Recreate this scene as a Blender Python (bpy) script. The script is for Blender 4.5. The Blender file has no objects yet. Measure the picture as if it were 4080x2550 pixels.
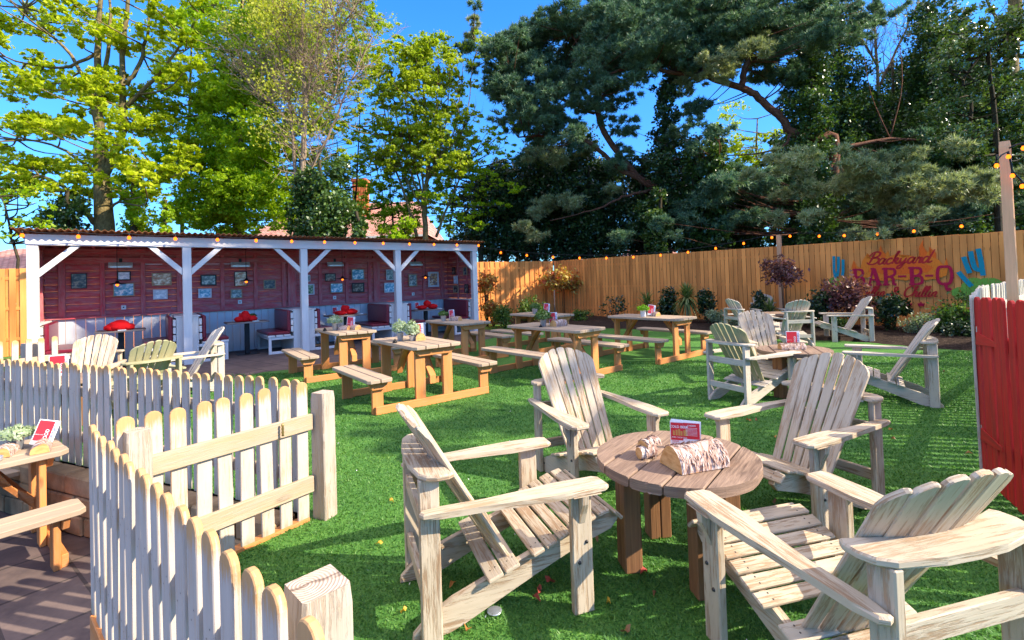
import bpy, bmesh, math, random
import numpy as np
from mathutils import Vector, Matrix

SC = bpy.context.scene
R = math.radians
random.seed(7)
RNG = np.random.default_rng(7)

# ------------------------------------------------------------------ camera
EYE = 1.5675
FPX, CX, CY = 1939.5, 2040.0, 1075.7
PITCH, ROLL = R(1.234), R(1.83)
_f = Vector((0, math.cos(PITCH), math.sin(PITCH)))
_u0 = Vector((0, -math.sin(PITCH), math.cos(PITCH)))
_r0 = Vector((1, 0, 0))
_cu = math.cos(ROLL) * _u0 + math.sin(ROLL) * _r0
_cr = math.cos(ROLL) * _r0 - math.sin(ROLL) * _u0
cam = bpy.data.cameras.new('camera')
camo = bpy.data.objects.new('camera', cam)
SC.collection.objects.link(camo)
SC.camera = camo
cam.sensor_width = 36.0
cam.lens = 36.0 * FPX / 4080.0
cam.shift_y = -(1275.0 - CY) / 4080.0
cam.clip_start = 0.05
cam.clip_end = 900
camo.matrix_world = Matrix(((_cr.x, _cu.x, -_f.x, 0), (_cr.y, _cu.y, -_f.y, 0), (_cr.z, _cu.z, -_f.z, EYE), (0, 0, 0, 1)))
SC.render.resolution_x, SC.render.resolution_y = 1024, 640

# ------------------------------------------------------------------ world, sun, exposure
SUN_AZ, SUN_EL = R(104), R(34)          # azimuth clockwise from +Y
world = bpy.data.worlds.new("World")
SC.world = world
world.use_nodes = True
nt = world.node_tree
nt.nodes.clear()
wo = nt.nodes.new('ShaderNodeOutputWorld')
bg = nt.nodes.new('ShaderNodeBackground')
sk = nt.nodes.new('ShaderNodeTexSky')
sk.sky_type = 'NISHITA'
sk.sun_disc = False
sk.sun_elevation = SUN_EL
sk.sun_rotation = SUN_AZ
sk.air_density = 1.1
sk.dust_density = 0.1
sk.ozone_density = 3.5
hs = nt.nodes.new('ShaderNodeHueSaturation')
hs.inputs['Saturation'].default_value = 1.3
hs.inputs['Hue'].default_value = 0.502
nt.links.new(sk.outputs[0], hs.inputs['Color'])
# deeper blue low down, unseen bright band added overhead as neutral fill light
tcw = nt.nodes.new('ShaderNodeTexCoord'); spw = nt.nodes.new('ShaderNodeSeparateXYZ')
nt.links.new(tcw.outputs['Generated'], spw.inputs[0])
rpw = nt.nodes.new('ShaderNodeValToRGB'); nt.links.new(spw.outputs[2], rpw.inputs[0])
rpw.color_ramp.elements[0].position = 0.0; rpw.color_ramp.elements[0].color = (.19, .42, .76, 1)
rpw.color_ramp.elements[1].position = 0.42; rpw.color_ramp.elements[1].color = (.56, .76, 1.0, 1)
mlw = nt.nodes.new('ShaderNodeMix'); mlw.data_type = 'RGBA'; mlw.blend_type = 'MULTIPLY'; mlw.inputs[0].default_value = 1
nt.links.new(hs.outputs[0], mlw.inputs[6]); nt.links.new(rpw.outputs[0], mlw.inputs[7])
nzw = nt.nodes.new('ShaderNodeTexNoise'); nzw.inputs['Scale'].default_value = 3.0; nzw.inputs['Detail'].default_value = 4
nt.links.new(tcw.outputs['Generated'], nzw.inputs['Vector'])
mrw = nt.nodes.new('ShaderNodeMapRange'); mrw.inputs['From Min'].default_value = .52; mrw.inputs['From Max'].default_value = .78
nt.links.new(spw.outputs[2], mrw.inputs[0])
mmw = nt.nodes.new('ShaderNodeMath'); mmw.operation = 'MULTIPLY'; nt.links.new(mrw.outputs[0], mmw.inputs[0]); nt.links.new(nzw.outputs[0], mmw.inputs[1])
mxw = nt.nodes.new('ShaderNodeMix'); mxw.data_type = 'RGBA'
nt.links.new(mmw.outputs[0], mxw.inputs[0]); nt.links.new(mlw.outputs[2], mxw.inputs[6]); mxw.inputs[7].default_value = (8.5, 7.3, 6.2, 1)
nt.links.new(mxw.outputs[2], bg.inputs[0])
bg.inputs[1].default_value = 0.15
nt.links.new(bg.outputs[0], wo.inputs[0])
sun = bpy.data.lights.new('sun', 'SUN')
sun.energy = 3.6
sun.angle = R(0.5)
sun.color = (1.0, 0.88, 0.70)
suno = bpy.data.objects.new('sun', sun)
SC.collection.objects.link(suno)
_sd = Vector((math.sin(SUN_AZ) * math.cos(SUN_EL), math.cos(SUN_AZ) * math.cos(SUN_EL), math.sin(SUN_EL)))
suno.rotation_euler = _sd.to_track_quat('Z', 'Y').to_euler()
suno.location = _sd * 30
SC.view_settings.view_transform = 'Standard'
SC.view_settings.look = 'None'
SC.view_settings.gamma = 1
SC.view_settings.exposure = 1.5
SC.render.engine = 'CYCLES'
SC.cycles.max_bounces = 6
SC.cycles.diffuse_bounces = 3
SC.cycles.glossy_bounces = 2
SC.cycles.transmission_bounces = 3
SC.cycles.transparent_max_bounces = 6

# ------------------------------------------------------------------ helpers
def ray(x, y):
    """direction (y component 1) of the line of sight through a point of the 4080-wide photograph"""
    d = _cr * ((x - CX) / FPX) - _cu * ((y - CY) / FPX) + _f
    return d / d.y

def at(px, py, Y):
    """point seen at (px,py) in 2419-wide pixels, Y metres away"""
    d = ray(px * 1.6866, py * 1.6866)
    return Vector((d.x * Y, Y, EYE + d.z * Y))

def tag(o, label=None, cat=None, group=None, kind=None):
    if label: o['label'] = label
    if cat: o['category'] = cat
    if group: o['group'] = group
    if kind: o['kind'] = kind
    return o

def thing(name, label, cat, loc=(0, 0, 0), az=0.0, group=None):
    """Empty at the thing's base; az = direction of its local +Y, clockwise from world +Y"""
    o = bpy.data.objects.new(name, None)
    SC.collection.objects.link(o)
    o.location = loc
    o.rotation_euler = (0, 0, -az)
    o.empty_display_size = 0.2
    return tag(o, label, cat, group)

def copy_tree(o, parent=None):
    c = o.copy()
    SC.collection.objects.link(c)
    c.parent = parent
    for ch in KIDS.get(o.name, []):
        c2 = copy_tree(ch, c)
        KIDS.setdefault(c.name, []).append(c2)
    return c
KIDS = {}

class MB:
    """collects pieces into one mesh, with UVs running along the grain (metres)"""
    def __init__(s):
        s.v, s.f, s.uv, s.m, s.sm = [], [], [], [], []
    def add(s, bm, M=Matrix(), grain=0, mat=0, smooth=False, jit=True):
        bm.verts.index_update()
        off = len(s.v)
        j = (random.uniform(0, 60), random.uniform(0, 60)) if jit else (0, 0)
        a = grain
        b, c = [(1, 2), (0, 2), (0, 1)][a]
        co = [v.co.copy() for v in bm.verts]
        s.v += [tuple(M @ p) for p in co]
        for f in bm.faces:
            s.f.append([off + v.index for v in f.verts])
            n = f.normal
            if abs(n[a]) > .8:
                s.uv += [(j[0] + p[b] * .35, j[1] + p[c] * 1.0) for p in (v.co for v in f.verts)]
            elif abs(n[b]) > abs(n[c]):
                s.uv += [(j[0] + p[a], j[1] + 7 + p[c]) for p in (v.co for v in f.verts)]
            else:
                s.uv += [(j[0] + p[a], j[1] + p[b]) for p in (v.co for v in f.verts)]
            s.m.append(mat); s.sm.append(smooth)
        bm.free()
        return s
    def box(s, x0, x1, y0, y1, z0, z1, M=Matrix(), bev=.004, grain=None, mat=0):
        bm = bmesh.new()
        vs = [bm.verts.new(p) for p in ((x0, y0, z0), (x1, y0, z0), (x1, y1, z0), (x0, y1, z0), (x0, y0, z1), (x1, y0, z1), (x1, y1, z1), (x0, y1, z1))]
        for q in ((3, 2, 1, 0), (4, 5, 6, 7), (0, 1, 5, 4), (1, 2, 6, 5), (2, 3, 7, 6), (3, 0, 4, 7)):
            bm.faces.new([vs[i] for i in q])
        if bev:
            bmesh.ops.bevel(bm, geom=bm.edges[:], offset=bev, segments=1, affect='EDGES', profile=.5, clamp_overlap=True)
        bm.normal_update()
        if grain is None:
            d = (x1 - x0, y1 - y0, z1 - z0); grain = d.index(max(d))
        return s.add(bm, M, grain, mat)
    def prism(s, pts, t0, t1, M=Matrix(), bev=.004, grain=0, mat=0, smooth=False):
        """outline in local XY extruded from z=t0 to t1"""
        ar = sum(pts[i][0] * pts[(i + 1) % len(pts)][1] - pts[(i + 1) % len(pts)][0] * pts[i][1] for i in range(len(pts)))
        if ar < 0: pts = pts[::-1]
        bm = bmesh.new()
        lo = [bm.verts.new((x, y, t0)) for x, y in pts]
        hi = [bm.verts.new((x, y, t1)) for x, y in pts]
        f0 = bm.faces.new(lo[::-1]); f1 = bm.faces.new(hi)
        n = len(pts)
        for i in range(n):
            bm.faces.new((lo[i], lo[(i + 1) % n], hi[(i + 1) % n], hi[i]))
        if bev:
            es = list(f0.edges) + list(f1.edges)
            bmesh.ops.bevel(bm, geom=es, offset=bev, segments=1, affect='EDGES', profile=.5, clamp_overlap=True)
        bmesh.ops.triangulate(bm, faces=[f for f in bm.faces if len(f.verts) > 4])
        bm.normal_update()
        return s.add(bm, M, grain, mat, smooth)
    def tube(s, pts, rad, seg=8, mat=0, smooth=True, cap=True):
        pts = [Vector(p) for p in pts]
        n = len(pts)
        if not hasattr(rad, '__len__'): rad = [rad] * n
        off = len(s.v)
        ju, jv = random.uniform(0, 50), random.uniform(0, 50)
        up = Vector((0.13, 0.21, 1)).normalized()
        L = 0
        rows = []
        pn = None
        for i, p in enumerate(pts):
            t = (pts[min(i + 1, n - 1)] - pts[max(i - 1, 0)])
            if t.length < 1e-9: t = Vector((0, 0, 1))
            t.normalize()
            a = pn - t * pn.dot(t) if pn is not None else t.cross(up)
            if a.length < 1e-3: a = t.cross(Vector((1, 0, 0)))
            a.normalize(); pn = a
            b = t.cross(a)
            if i: L += (pts[i] - pts[i - 1]).length
            rows.append(L)
            for k in range(seg):
                an = 2 * math.pi * k / seg
                s.v.append(tuple(p + (a * math.cos(an) + b * math.sin(an)) * rad[i]))
        for i in range(n - 1):
            for k in range(seg):
                k2 = (k + 1) % seg
                s.f.append([off + i * seg + k, off + i * seg + k2, off + (i + 1) * seg + k2, off + (i + 1) * seg + k])
                c = 2 * math.pi * max(rad[i], .01)
                s.uv += [(ju + rows[i], jv + c * k / seg), (ju + rows[i], jv + c * (k + 1) / seg), (ju + rows[i + 1], jv + c * (k + 1) / seg), (ju + rows[i + 1], jv + c * k / seg)]
                s.m.append(mat); s.sm.append(smooth)
        if cap:
            for i in (0, n - 1):
                q = [off + i * seg + k for k in range(seg)]
                if i == 0: q = q[::-1]
                s.f.append(q); s.uv += [(ju + .3 * math.cos(2 * math.pi * k / seg) * rad[i], jv + math.sin(2 * math.pi * k / seg) * rad[i]) for k in range(seg)]
                s.m.append(mat); s.sm.append(False)
        return s
    def lathe(s, prof, loc=(0, 0, 0), seg=16, mat=0, smooth=True):
        """profile [(r,z)...] turned about a vertical axis at loc"""
        off = len(s.v); x0, y0, z0 = loc
        for r, z in prof:
            for k in range(seg):
                an = 2 * math.pi * k / seg
                s.v.append((x0 + r * math.cos(an), y0 + r * math.sin(an), z0 + z))
        for i in range(len(prof) - 1):
            for k in range(seg):
                k2 = (k + 1) % seg
                s.f.append([off + i * seg + k, off + i * seg + k2, off + (i + 1) * seg + k2, off + (i + 1) * seg + k])
                s.uv += [(k / seg, prof[i][1]), ((k + 1) / seg, prof[i][1]), ((k + 1) / seg, prof[i + 1][1]), (k / seg, prof[i + 1][1])]
                s.m.append(mat); s.sm.append(smooth)
        return s
    def quads(s, P, mat=0):
        """P: list of 4-point faces"""
        for q in P:
            off = len(s.v)
            s.v += [tuple(p) for p in q]
            s.f.append([off + i for i in range(len(q))])
            s.uv += [(p[0], p[1]) for p in q]
            s.m.append(mat); s.sm.append(False)
        return s
    def build(s, name, mats, parent=None, local=True):
        me = bpy.data.meshes.new(name)
        me.from_pydata(s.v, [], s.f)
        uvl = me.uv_layers.new(name='UVMap')
        uvl.data.foreach_set('uv', [c for p in s.uv for c in p])
        me.polygons.foreach_set('material_index', s.m)
        me.polygons.foreach_set('use_smooth', s.sm)
        if not isinstance(mats, (list, tuple)): mats = [mats]
        for m in mats: me.materials.append(m)
        me.update()
        return link(name, me, parent)

def link(name, me, parent=None):
    o = bpy.data.objects.new(name, me)
    SC.collection.objects.link(o)
    if parent is not None:
        o.parent = parent
        KIDS.setdefault(parent.name, []).append(o)
    return o

def basis(x, y, z, o=(0, 0, 0)):
    x, y, z, o = map(Vector, (x, y, z, o))
    return Matrix(((x.x, y.x, z.x, o.x), (x.y, y.y, z.y, o.y), (x.z, y.z, z.z, o.z), (0, 0, 0, 1)))
YZ = basis((0, 1, 0), (0, 0, 1), (1, 0, 0))      # outline (y,z), thickness along x
XZ = basis((1, 0, 0), (0, 0, 1), (0, -1, 0))     # outline (x,z), thickness along -y
T = Matrix.Translation

# ------------------------------------------------------------------ materials
def mat(name, build):
    m = bpy.data.materials.new(name)
    m.use_nodes = True
    t = m.node_tree
    t.nodes.clear()
    out = t.nodes.new('ShaderNodeOutputMaterial')
    class N: pass
    n = N(); n.t = t
    def nd(typ, **kw):
        x = t.nodes.new(typ)
        for k, v in kw.items():
            if k.startswith('i_'):
                x.inputs[k[2:].replace('_', ' ')].default_value = v
            else: setattr(x, k, v)
        return x
    n.nd = nd
    n.ln = lambda a, b: t.links.new(a, b)
    def ramp(fac, stops, interp='LINEAR'):
        r = nd('ShaderNodeValToRGB')
        r.color_ramp.interpolation = interp
        el = r.color_ramp.elements
        while len(el) < len(stops): el.new(.5)
        for e, (p, c) in zip(el, stops):
            e.position = p; e.color = (*c, 1) if len(c) == 3 else c
        t.links.new(fac, r.inputs[0])
        return r.outputs[0]
    n.ramp = ramp
    def uvmap(sx, sy):
        tc = nd('ShaderNodeTexCoord'); mp = nd('ShaderNodeMapping')
        mp.inputs['Scale'].default_value = (sx, sy, 1)
        t.links.new(tc.outputs['UV'], mp.inputs[0]); return mp.outputs[0]
    n.uvmap = uvmap
    def objmap(sc=(1, 1, 1), out='Object'):
        tc = nd('ShaderNodeTexCoord'); mp = nd('ShaderNodeMapping')
        mp.inputs['Scale'].default_value = sc
        t.links.new(tc.outputs[out], mp.inputs[0]); return mp.outputs[0]
    n.objmap = objmap
    def noise(vec, scale, detail=4, rough=.55, dist=0):
        x = nd('ShaderNodeTexNoise'); x.inputs['Scale'].default_value = scale; x.inputs['Detail'].default_value = detail
        x.inputs['Roughness'].default_value = rough; x.inputs['Distortion'].default_value = dist
        if vec is not None: t.links.new(vec, x.inputs['Vector'])
        return x.outputs[0]
    n.noise = noise
    def mix(fac, a, b, mode='MIX'):
        x = nd('ShaderNodeMix', data_type='RGBA', blend_type=mode)
        for inp, v in ((0, fac), (6, a), (7, b)):
            if isinstance(v, (float, int)): x.inputs[inp].default_value = v
            elif isinstance(v, tuple): x.inputs[inp].default_value = (*v, 1)
            else: t.links.new(v, x.inputs[inp])
        return x.outputs[2]
    n.mix = mix
    def math_(op, a, b=None):
        x = nd('ShaderNodeMath', operation=op)
        for i, v in ((0, a), (1, b)):
            if v is None: continue
            if isinstance(v, (float, int)): x.inputs[i].default_value = v
            else: t.links.new(v, x.inputs[i])
        return x.outputs[0]
    n.math = math_
    def bump(h, strength=.3, dist=.01):
        x = nd('ShaderNodeBump'); x.inputs['Strength'].default_value = strength; x.inputs['Distance'].default_value = dist
        t.links.new(h, x.inputs['Height']); return x.outputs[0]
    n.bump = bump
    def pbsdf(col, rough=.7, normal=None, spec=.3, metal=0, **kw):
        p = nd('ShaderNodeBsdfPrincipled')
        if isinstance(col, tuple): p.inputs['Base Color'].default_value = (*col, 1)
        else: t.links.new(col, p.inputs['Base Color'])
        if isinstance(rough, (float, int)): p.inputs['Roughness'].default_value = rough
        else: t.links.new(rough, p.inputs['Roughness'])
        p.inputs['Specular IOR Level'].default_value = spec
        p.inputs['Metallic'].default_value = metal
        if normal is not None: t.links.new(normal, p.inputs['Normal'])
        for k, v in kw.items(): p.inputs[k.replace('_', ' ')].default_value = v
        t.links.new(p.outputs[0], out.inputs[0])
        return p
    n.p = pbsdf
    n.out = out
    build(n)
    return m

def plain(name, col, rough=.6, metal=0, spec=.3, var=.12, sc=8):
    def b(n):
        ns = n.noise(n.objmap(), sc, 5)
        c = n.mix(n.ramp(ns, [(.3, (0, 0, 0)), (.7, (1, 1, 1))]), tuple(x * (1 - var) for x in col), tuple(min(1, x * (1 + var)) for x in col))
        n.p(c, rough, n.bump(ns, .15, .003), spec, metal)
    return mat(name, b)

def wood(name, base, dark, paint=None, cover=.5, knots=.0, top=None, rough=.72, soft=.06, grain=.35, pvar=None, kscale=(1.6, 9), bumpk=.55, var=.5, algae=None):
    """grain along U. paint+cover: worn paint film over the wood; top: share of wear added near u>top"""
    def b(n):
        g1 = n.noise(n.uvmap(2.2, 34), 1.6, 6, .6, .4)
        g2 = n.noise(n.uvmap(1.2, 110), 1.3, 3, .5, .2)
        big = n.noise(n.uvmap(.35, 1.0), 1.1, 2)
        gr = n.mix(.45, g1, g2)
        col = n.ramp(gr, [(.32, dark), (.52, tuple((a + c) / 2 for a, c in zip(base, dark))), (.66, base)])
        col = n.mix(grain, base, col)
        bv = n.ramp(big, [(.3, (1 - .5 * var, 1 - .53 * var, 1 - .56 * var)), (.7, (1 + .28 * var, 1 + .25 * var, 1 + .2 * var))])
        col = n.mix(1.0, col, bv, 'MULTIPLY')
        hgt = gr
        if knots:
            vo = n.nd('ShaderNodeTexVoronoi', feature='F1'); vo.inputs['Scale'].default_value = 1.0
            n.ln(n.uvmap(*kscale), vo.inputs['Vector'])
            kk = n.ramp(vo.outputs['Distance'], [(.0, (1, 1, 1)), (.07, (.9, .9, .9)), (.15, (0, 0, 0))])
            sel = n.nd('ShaderNodeSeparateColor'); n.ln(vo.outputs['Color'], sel.inputs[0])
            kk = n.math('MULTIPLY', kk, n.math('GREATER_THAN', sel.outputs[0], 1 - knots))
            col = n.mix(n.math('MULTIPLY', kk, .75), col, tuple(x * .28 for x in dark))
        if paint:
            w1 = n.noise(n.uvmap(3.0, 46), 1.9, 6, .74, .5)
            w2 = n.noise(n.uvmap(1.5, 5), 1.6, 3, .6)
            w = n.math('ADD', n.math('MULTIPLY', w1, .62), n.math('MULTIPLY', w2, .38))
            if top is not None:
                tc = n.nd('ShaderNodeTexCoord'); sp = n.nd('ShaderNodeSeparateXYZ'); n.ln(tc.outputs['Object'], sp.inputs[0])
                tt = n.math('MULTIPLY', n.math('MAXIMUM', n.math('SUBTRACT', sp.outputs[2], top), 0.0), 2.6)
                w = n.math('SUBTRACT', w, tt)
            th = 1 - cover
            f = n.ramp(w, [(max(th - soft, 0), (0, 0, 0)), (min(th + soft, 1), (1, 1, 1))])
            pc = n.mix(n.ramp(n.noise(n.uvmap(1.3, 9), 1.7, 4), [(.3, (0, 0, 0)), (.7, (1, 1, 1))]), tuple(x * .8 for x in paint) if pvar is None else pvar, paint)
            pc = n.mix(n.ramp(g1, [(.3, (.5, .5, .5)), (.45, (0, 0, 0))]), pc, tuple(x * .72 for x in paint))
            col = n.mix(f, col, pc)
            hgt = n.math('ADD', n.math('MULTIPLY', gr, .6), n.math('MULTIPLY', f, .5))
        if algae is not None:
            tc2 = n.nd('ShaderNodeTexCoord'); sp2 = n.nd('ShaderNodeSeparateXYZ'); n.ln(tc2.outputs['Object'], sp2.inputs[0])
            lo = n.math('ADD', n.math('MULTIPLY', sp2.outputs[2], -5.0), n.math('MULTIPLY', n.noise(n.uvmap(5, 20), 1.5, 5), 1.3))
            col = n.mix(n.ramp(lo, [(.25, (0, 0, 0)), (.75, (.75, .75, .75))]), col, algae)
        n.p(col, rough, n.bump(hgt, bumpk, .005), .25)
    return mat(name, b)

M = {}
M['chair'] = wood('whitewashed_wood', (.42, .28, .165), (.25, .155, .09), paint=(.57, .475, .345), cover=.535, soft=.04, pvar=(.47, .38, .265))
M['chair_cool'] = wood('greyed_wood', (.40, .32, .24), (.2, .15, .11), paint=(.58, .50, .39), cover=.56, soft=.035, pvar=(.50, .44, .36))
M['chair_green'] = wood('algae_wood', (.34, .30, .16), (.2, .16, .08), paint=(.42, .385, .23), cover=.56, soft=.05, pvar=(.36, .33, .17))
M['picket'] = wood('whitewashed_picket', (.60, .35, .15), (.40, .21, .085), paint=(.54, .47, .395), cover=.60, soft=.07, top=.825, pvar=(.465, .395, .32), algae=(.22, .21, .12))
M['rail'] = wood('whitewashed_rail', (.52, .37, .22), (.36, .24, .13), paint=(.47, .39, .29), cover=.50, soft=.10, knots=.3, kscale=(2.2, 6))
M['post'] = wood('rough_sawn_post', (.50, .37, .25), (.32, .22, .14), paint=(.48, .41, .33), cover=.56, soft=.06, pvar=(.40, .335, .26), bumpk=1.0)
M['pine'] = wood('pine_side', (.72, .285, .085), (.50, .17, .04), knots=.35, paint=(.50, .30, .16), cover=.36, soft=.16, grain=.6, kscale=(2.4, 7))
M['tabletop'] = wood('weathered_tabletop', (.46, .35, .25), (.25, .18, .12), knots=.2, grain=.8, paint=(.48, .36, .25), cover=.5, soft=.2)
M['fence'] = wood('fence_board', (.95, .375, .10), (.74, .25, .055), knots=.6, grain=.65, var=1.0, kscale=(2.6, 9.5), rough=.8)
M['roundtop'] = wood('dark_round_table', (.27, .185, .135), (.12, .078, .06), grain=.85, paint=(.40, .275, .19), cover=.46, soft=.10, var=.9)
M['roundleg'] = wood('dark_table_leg', (.34, .17, .075), (.16, .075, .035), grain=.8)
M['redwall'] = wood('red_stained_boards', (.62, .40, .38), (.34, .14, .14), grain=.8, paint=(.68, .085, .10), cover=.54, soft=.12, pvar=(.46, .05, .065))
M['shelterwhite'] = wood('white_painted_timber', (.6, .52, .45), (.4, .33, .26), paint=(.74, .69, .65), cover=.84, soft=.04, pvar=(.66, .61, .575), rough=.55)
M['wainscot'] = wood('pale_blue_boards', (.5, .5, .52), (.3, .3, .32), paint=(.60, .60, .61), cover=.88, soft=.04, pvar=(.54, .545, .57), rough=.55)
M['redgate'] = wood('red_painted_picket', (.36, .12, .06), (.22, .05, .03), paint=(.70, .030, .022), cover=.72, soft=.16, pvar=(.40, .030, .022), rough=.6)
M['planedpost'] = wood('planed_post', (.86, .46, .25), (.48, .25, .115), knots=.4, grain=.45, kscale=(1.6, 5))
M['boothtop'] = wood('booth_table_top', (.36, .30, .27), (.12, .09, .08), grain=.9)

def _leather(n):
    ns = n.noise(n.objmap(), 14, 4)
    n.p(n.mix(ns, (.13, .006, .018), (.24, .012, .03)), .34, n.bump(ns, .12, .006), .5)
M['cushion'] = mat('maroon_vinyl', _leather)
def _cloth(n):
    ns = n.noise(n.objmap(), 40, 4)
    n.p(n.mix(ns, (.62, .004, .008), (.86, .012, .012)), .8, n.bump(ns, .5, .01), .2)
M['redcloth'] = mat('red_cloth', _cloth)
M['black'] = plain('black_metal', (.018, .018, .02), .45, .3)
M['iron'] = plain('dark_bolt', (.07, .065, .06), .45, .8)
M['plastic'] = plain('white_plastic', (.72, .73, .72), .35)
M['heater'] = plain('heater_housing', (.66, .67, .64), .35)
M['frame_white'] = plain('frame_pale', (.62, .62, .66), .5)
M['frame_black'] = plain('frame_black', (.02, .02, .025), .4)
M['frame_wood'] = plain('frame_oak', (.42, .30, .17), .5)
def _zinc(n):
    ns = n.noise(n.objmap(), 60, 3)
    n.p(n.mix(ns, (.50, .54, .58), (.68, .72, .75)), n.math('ADD', n.math('MULTIPLY', ns, .25), .22), n.bump(ns, .1, .002), .5, .75)
M['zinc'] = mat('galvanised_pot', _zinc)
def _rust(n):
    ns = n.noise(n.objmap(), 3.5, 6, .65)
    c = n.ramp(ns, [(.3, (.16, .06, .025)), (.5, (.32, .13, .045)), (.7, (.40, .22, .11))])
    n.p(c, .8, n.bump(ns, .3, .004), .3, .2)
M['rust'] = mat('rusty_corrugated_sheet', _rust)
def _emit(col, st):
    def b(n):
        e = n.nd('ShaderNodeEmission'); e.inputs[0].default_value = (*col, 1); e.inputs[1].default_value = st
        n.ln(e.outputs[0], n.out.inputs[0])
    return b
M['bulb'] = mat('lit_amber_bulb', _emit((1.0, .16, .01), 1.6))
M['bulbcore'] = mat('lit_filament', _emit((1.0, .5, .08), 5.0))
def _bark(c1, c2, c3, sc=3):
    def b(n):
        g1 = n.noise(n.uvmap(2.5 * sc, 7 * sc), 1, 6, .7, .6)
        g2 = n.noise(n.objmap(), .9, 3)
        c = n.ramp(g1, [(.3, c1), (.5, c2), (.7, c3)])
        c = n.mix(1.0, c, n.ramp(g2, [(.3, (.72, .74, .66)), (.7, (1.15, 1.1, 1.0))]), 'MULTIPLY')
        n.p(c, .9, n.bump(g1, .8, .03), .15)
    return b
M['bark_maple'] = mat('bark_mossy', _bark((.07, .055, .03), (.20, .155, .07), (.34, .27, .14)))
M['bark_pale'] = mat('bark_pale', _bark((.16, .11, .08), (.34, .25, .18), (.52, .40, .30)))
M['bark_pine'] = mat('bark_pine', _bark((.06, .028, .022), (.17, .075, .05), (.33, .16, .10)))
M['bark_dark'] = mat('bark_dark', _bark((.02, .018, .012), (.055, .045, .028), (.11, .09, .06)))

def leafmat(name, c1, c2, c3, trans=.4, rough=.5, spec=.3, tint=(1.2, 1.3, .45), scale=.55):
    def b(n):
        ge = n.nd('ShaderNodeNewGeometry')
        ns = n.noise(n.objmap(), scale, 3, .6)
        v = n.math('ADD', n.math('MULTIPLY', ge.outputs['Random Per Island'], .5), n.math('MULTIPLY', n.math('SUBTRACT', n.math('MULTIPLY', ns, 2.2), .6), .5))
        col = n.ramp(v, [(.1, c1), (.5, c2), (.9, c3)])
        p = n.p(col, rough, None, spec)
        tr = n.nd('ShaderNodeBsdfTranslucent')
        n.ln(n.mix(1.0, col, tint, 'MULTIPLY'), tr.inputs[0])
        mx = n.nd('ShaderNodeMixShader'); mx.inputs[0].default_value = trans
        n.ln(p.outputs[0], mx.inputs[1]); n.ln(tr.outputs[0], mx.inputs[2]); n.ln(mx.outputs[0], n.out.inputs[0])
    return mat(name, b)
M['leaf_maple'] = leafmat('spring_maple_leaf', (.24, .30, .008), (.44, .52, .014), (.68, .70, .04), .5)
M['leaf_mid'] = leafmat('mid_green_leaf', (.16, .27, .008), (.33, .48, .014), (.52, .64, .03), .5)
M['leaf_top'] = leafmat('yellow_green_leaf', (.17, .26, .015), (.34, .43, .02), (.54, .58, .05), .5)
M['leaf_bud'] = leafmat('sparse_bud', (.26, .28, .03), (.46, .48, .05), (.62, .62, .10), .45)
M['ivy'] = leafmat('dark_ivy_leaf', (.018, .05, .012), (.055, .115, .022), (.18, .28, .05), .25, .32, .6)
M['ivy_bright'] = leafmat('glossy_ivy_leaf', (.03, .06, .012), (.08, .14, .03), (.22, .30, .10), .25, .25, .8)
M['evergreen'] = leafmat('dark_evergreen_leaf', (.012, .034, .012), (.035, .075, .022), (.11, .19, .045), .2, .32, .55)
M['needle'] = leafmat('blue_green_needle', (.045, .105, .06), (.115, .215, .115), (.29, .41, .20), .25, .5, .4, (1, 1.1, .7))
M['needle_light'] = leafmat('sunlit_needle', (.15, .18, .08), (.32, .36, .16), (.54, .56, .30), .3, .45, .5, (1, 1.1, .6))  # paler copy of needle for sunlit masses; the sunlight is in the colour
M['lf_photinia'] = leafmat('photinia_leaf', (.50, .05, .04), (.46, .24, .06), (.60, .62, .14), .4, .4, .5, scale=3)
M['lf_purple'] = leafmat('purple_leaf', (.07, .025, .03), (.17, .055, .06), (.34, .17, .12), .3, .4, .5, scale=3)
M['lf_green'] = leafmat('shrub_leaf', (.03, .075, .012), (.08, .16, .02), (.2, .28, .05), .3, .4, .5, scale=3)
M['lf_dark'] = leafmat('dark_shrub_leaf', (.006, .02, .008), (.018, .045, .012), (.05, .10, .03), .15, .3, .6, scale=3)
M['lf_grey'] = leafmat('silver_variegated_leaf', (.09, .14, .07), (.22, .29, .17), (.45, .50, .34), .3, .5, .3, scale=5)
M['lf_bright'] = leafmat('lime_herb_leaf', (.14, .30, .01), (.28, .50, .02), (.45, .66, .06), .45, .5, .3, scale=20)
M['lf_sage'] = leafmat('pale_sage_leaf', (.20, .28, .14), (.36, .44, .26), (.55, .60, .45), .3, .5, .3, scale=20)
M['lf_blade'] = leafmat('sword_leaf', (.05, .09, .02), (.13, .19, .05), (.34, .38, .16), .3, .4, .4, scale=3)

# ================================================================== SETTING
def sheet(name, poly, z, m, kind='structure'):
    me = bpy.data.meshes.new(name)
    me.from_pydata([(x, y, z) for x, y in poly], [], [list(range(len(poly)))])
    bm = bmesh.new(); bm.from_mesh(me)
    bmesh.ops.triangulate(bm, faces=bm.faces[:]); bmesh.ops.recalc_face_normals(bm, faces=bm.faces[:])
    if sum(f.normal.z for f in bm.faces) < 0: bmesh.ops.reverse_faces(bm, faces=bm.faces[:])
    bm.to_mesh(me); bm.free()
    me.materials.append(m)
    return tag(link(name, me), kind=kind)

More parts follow.
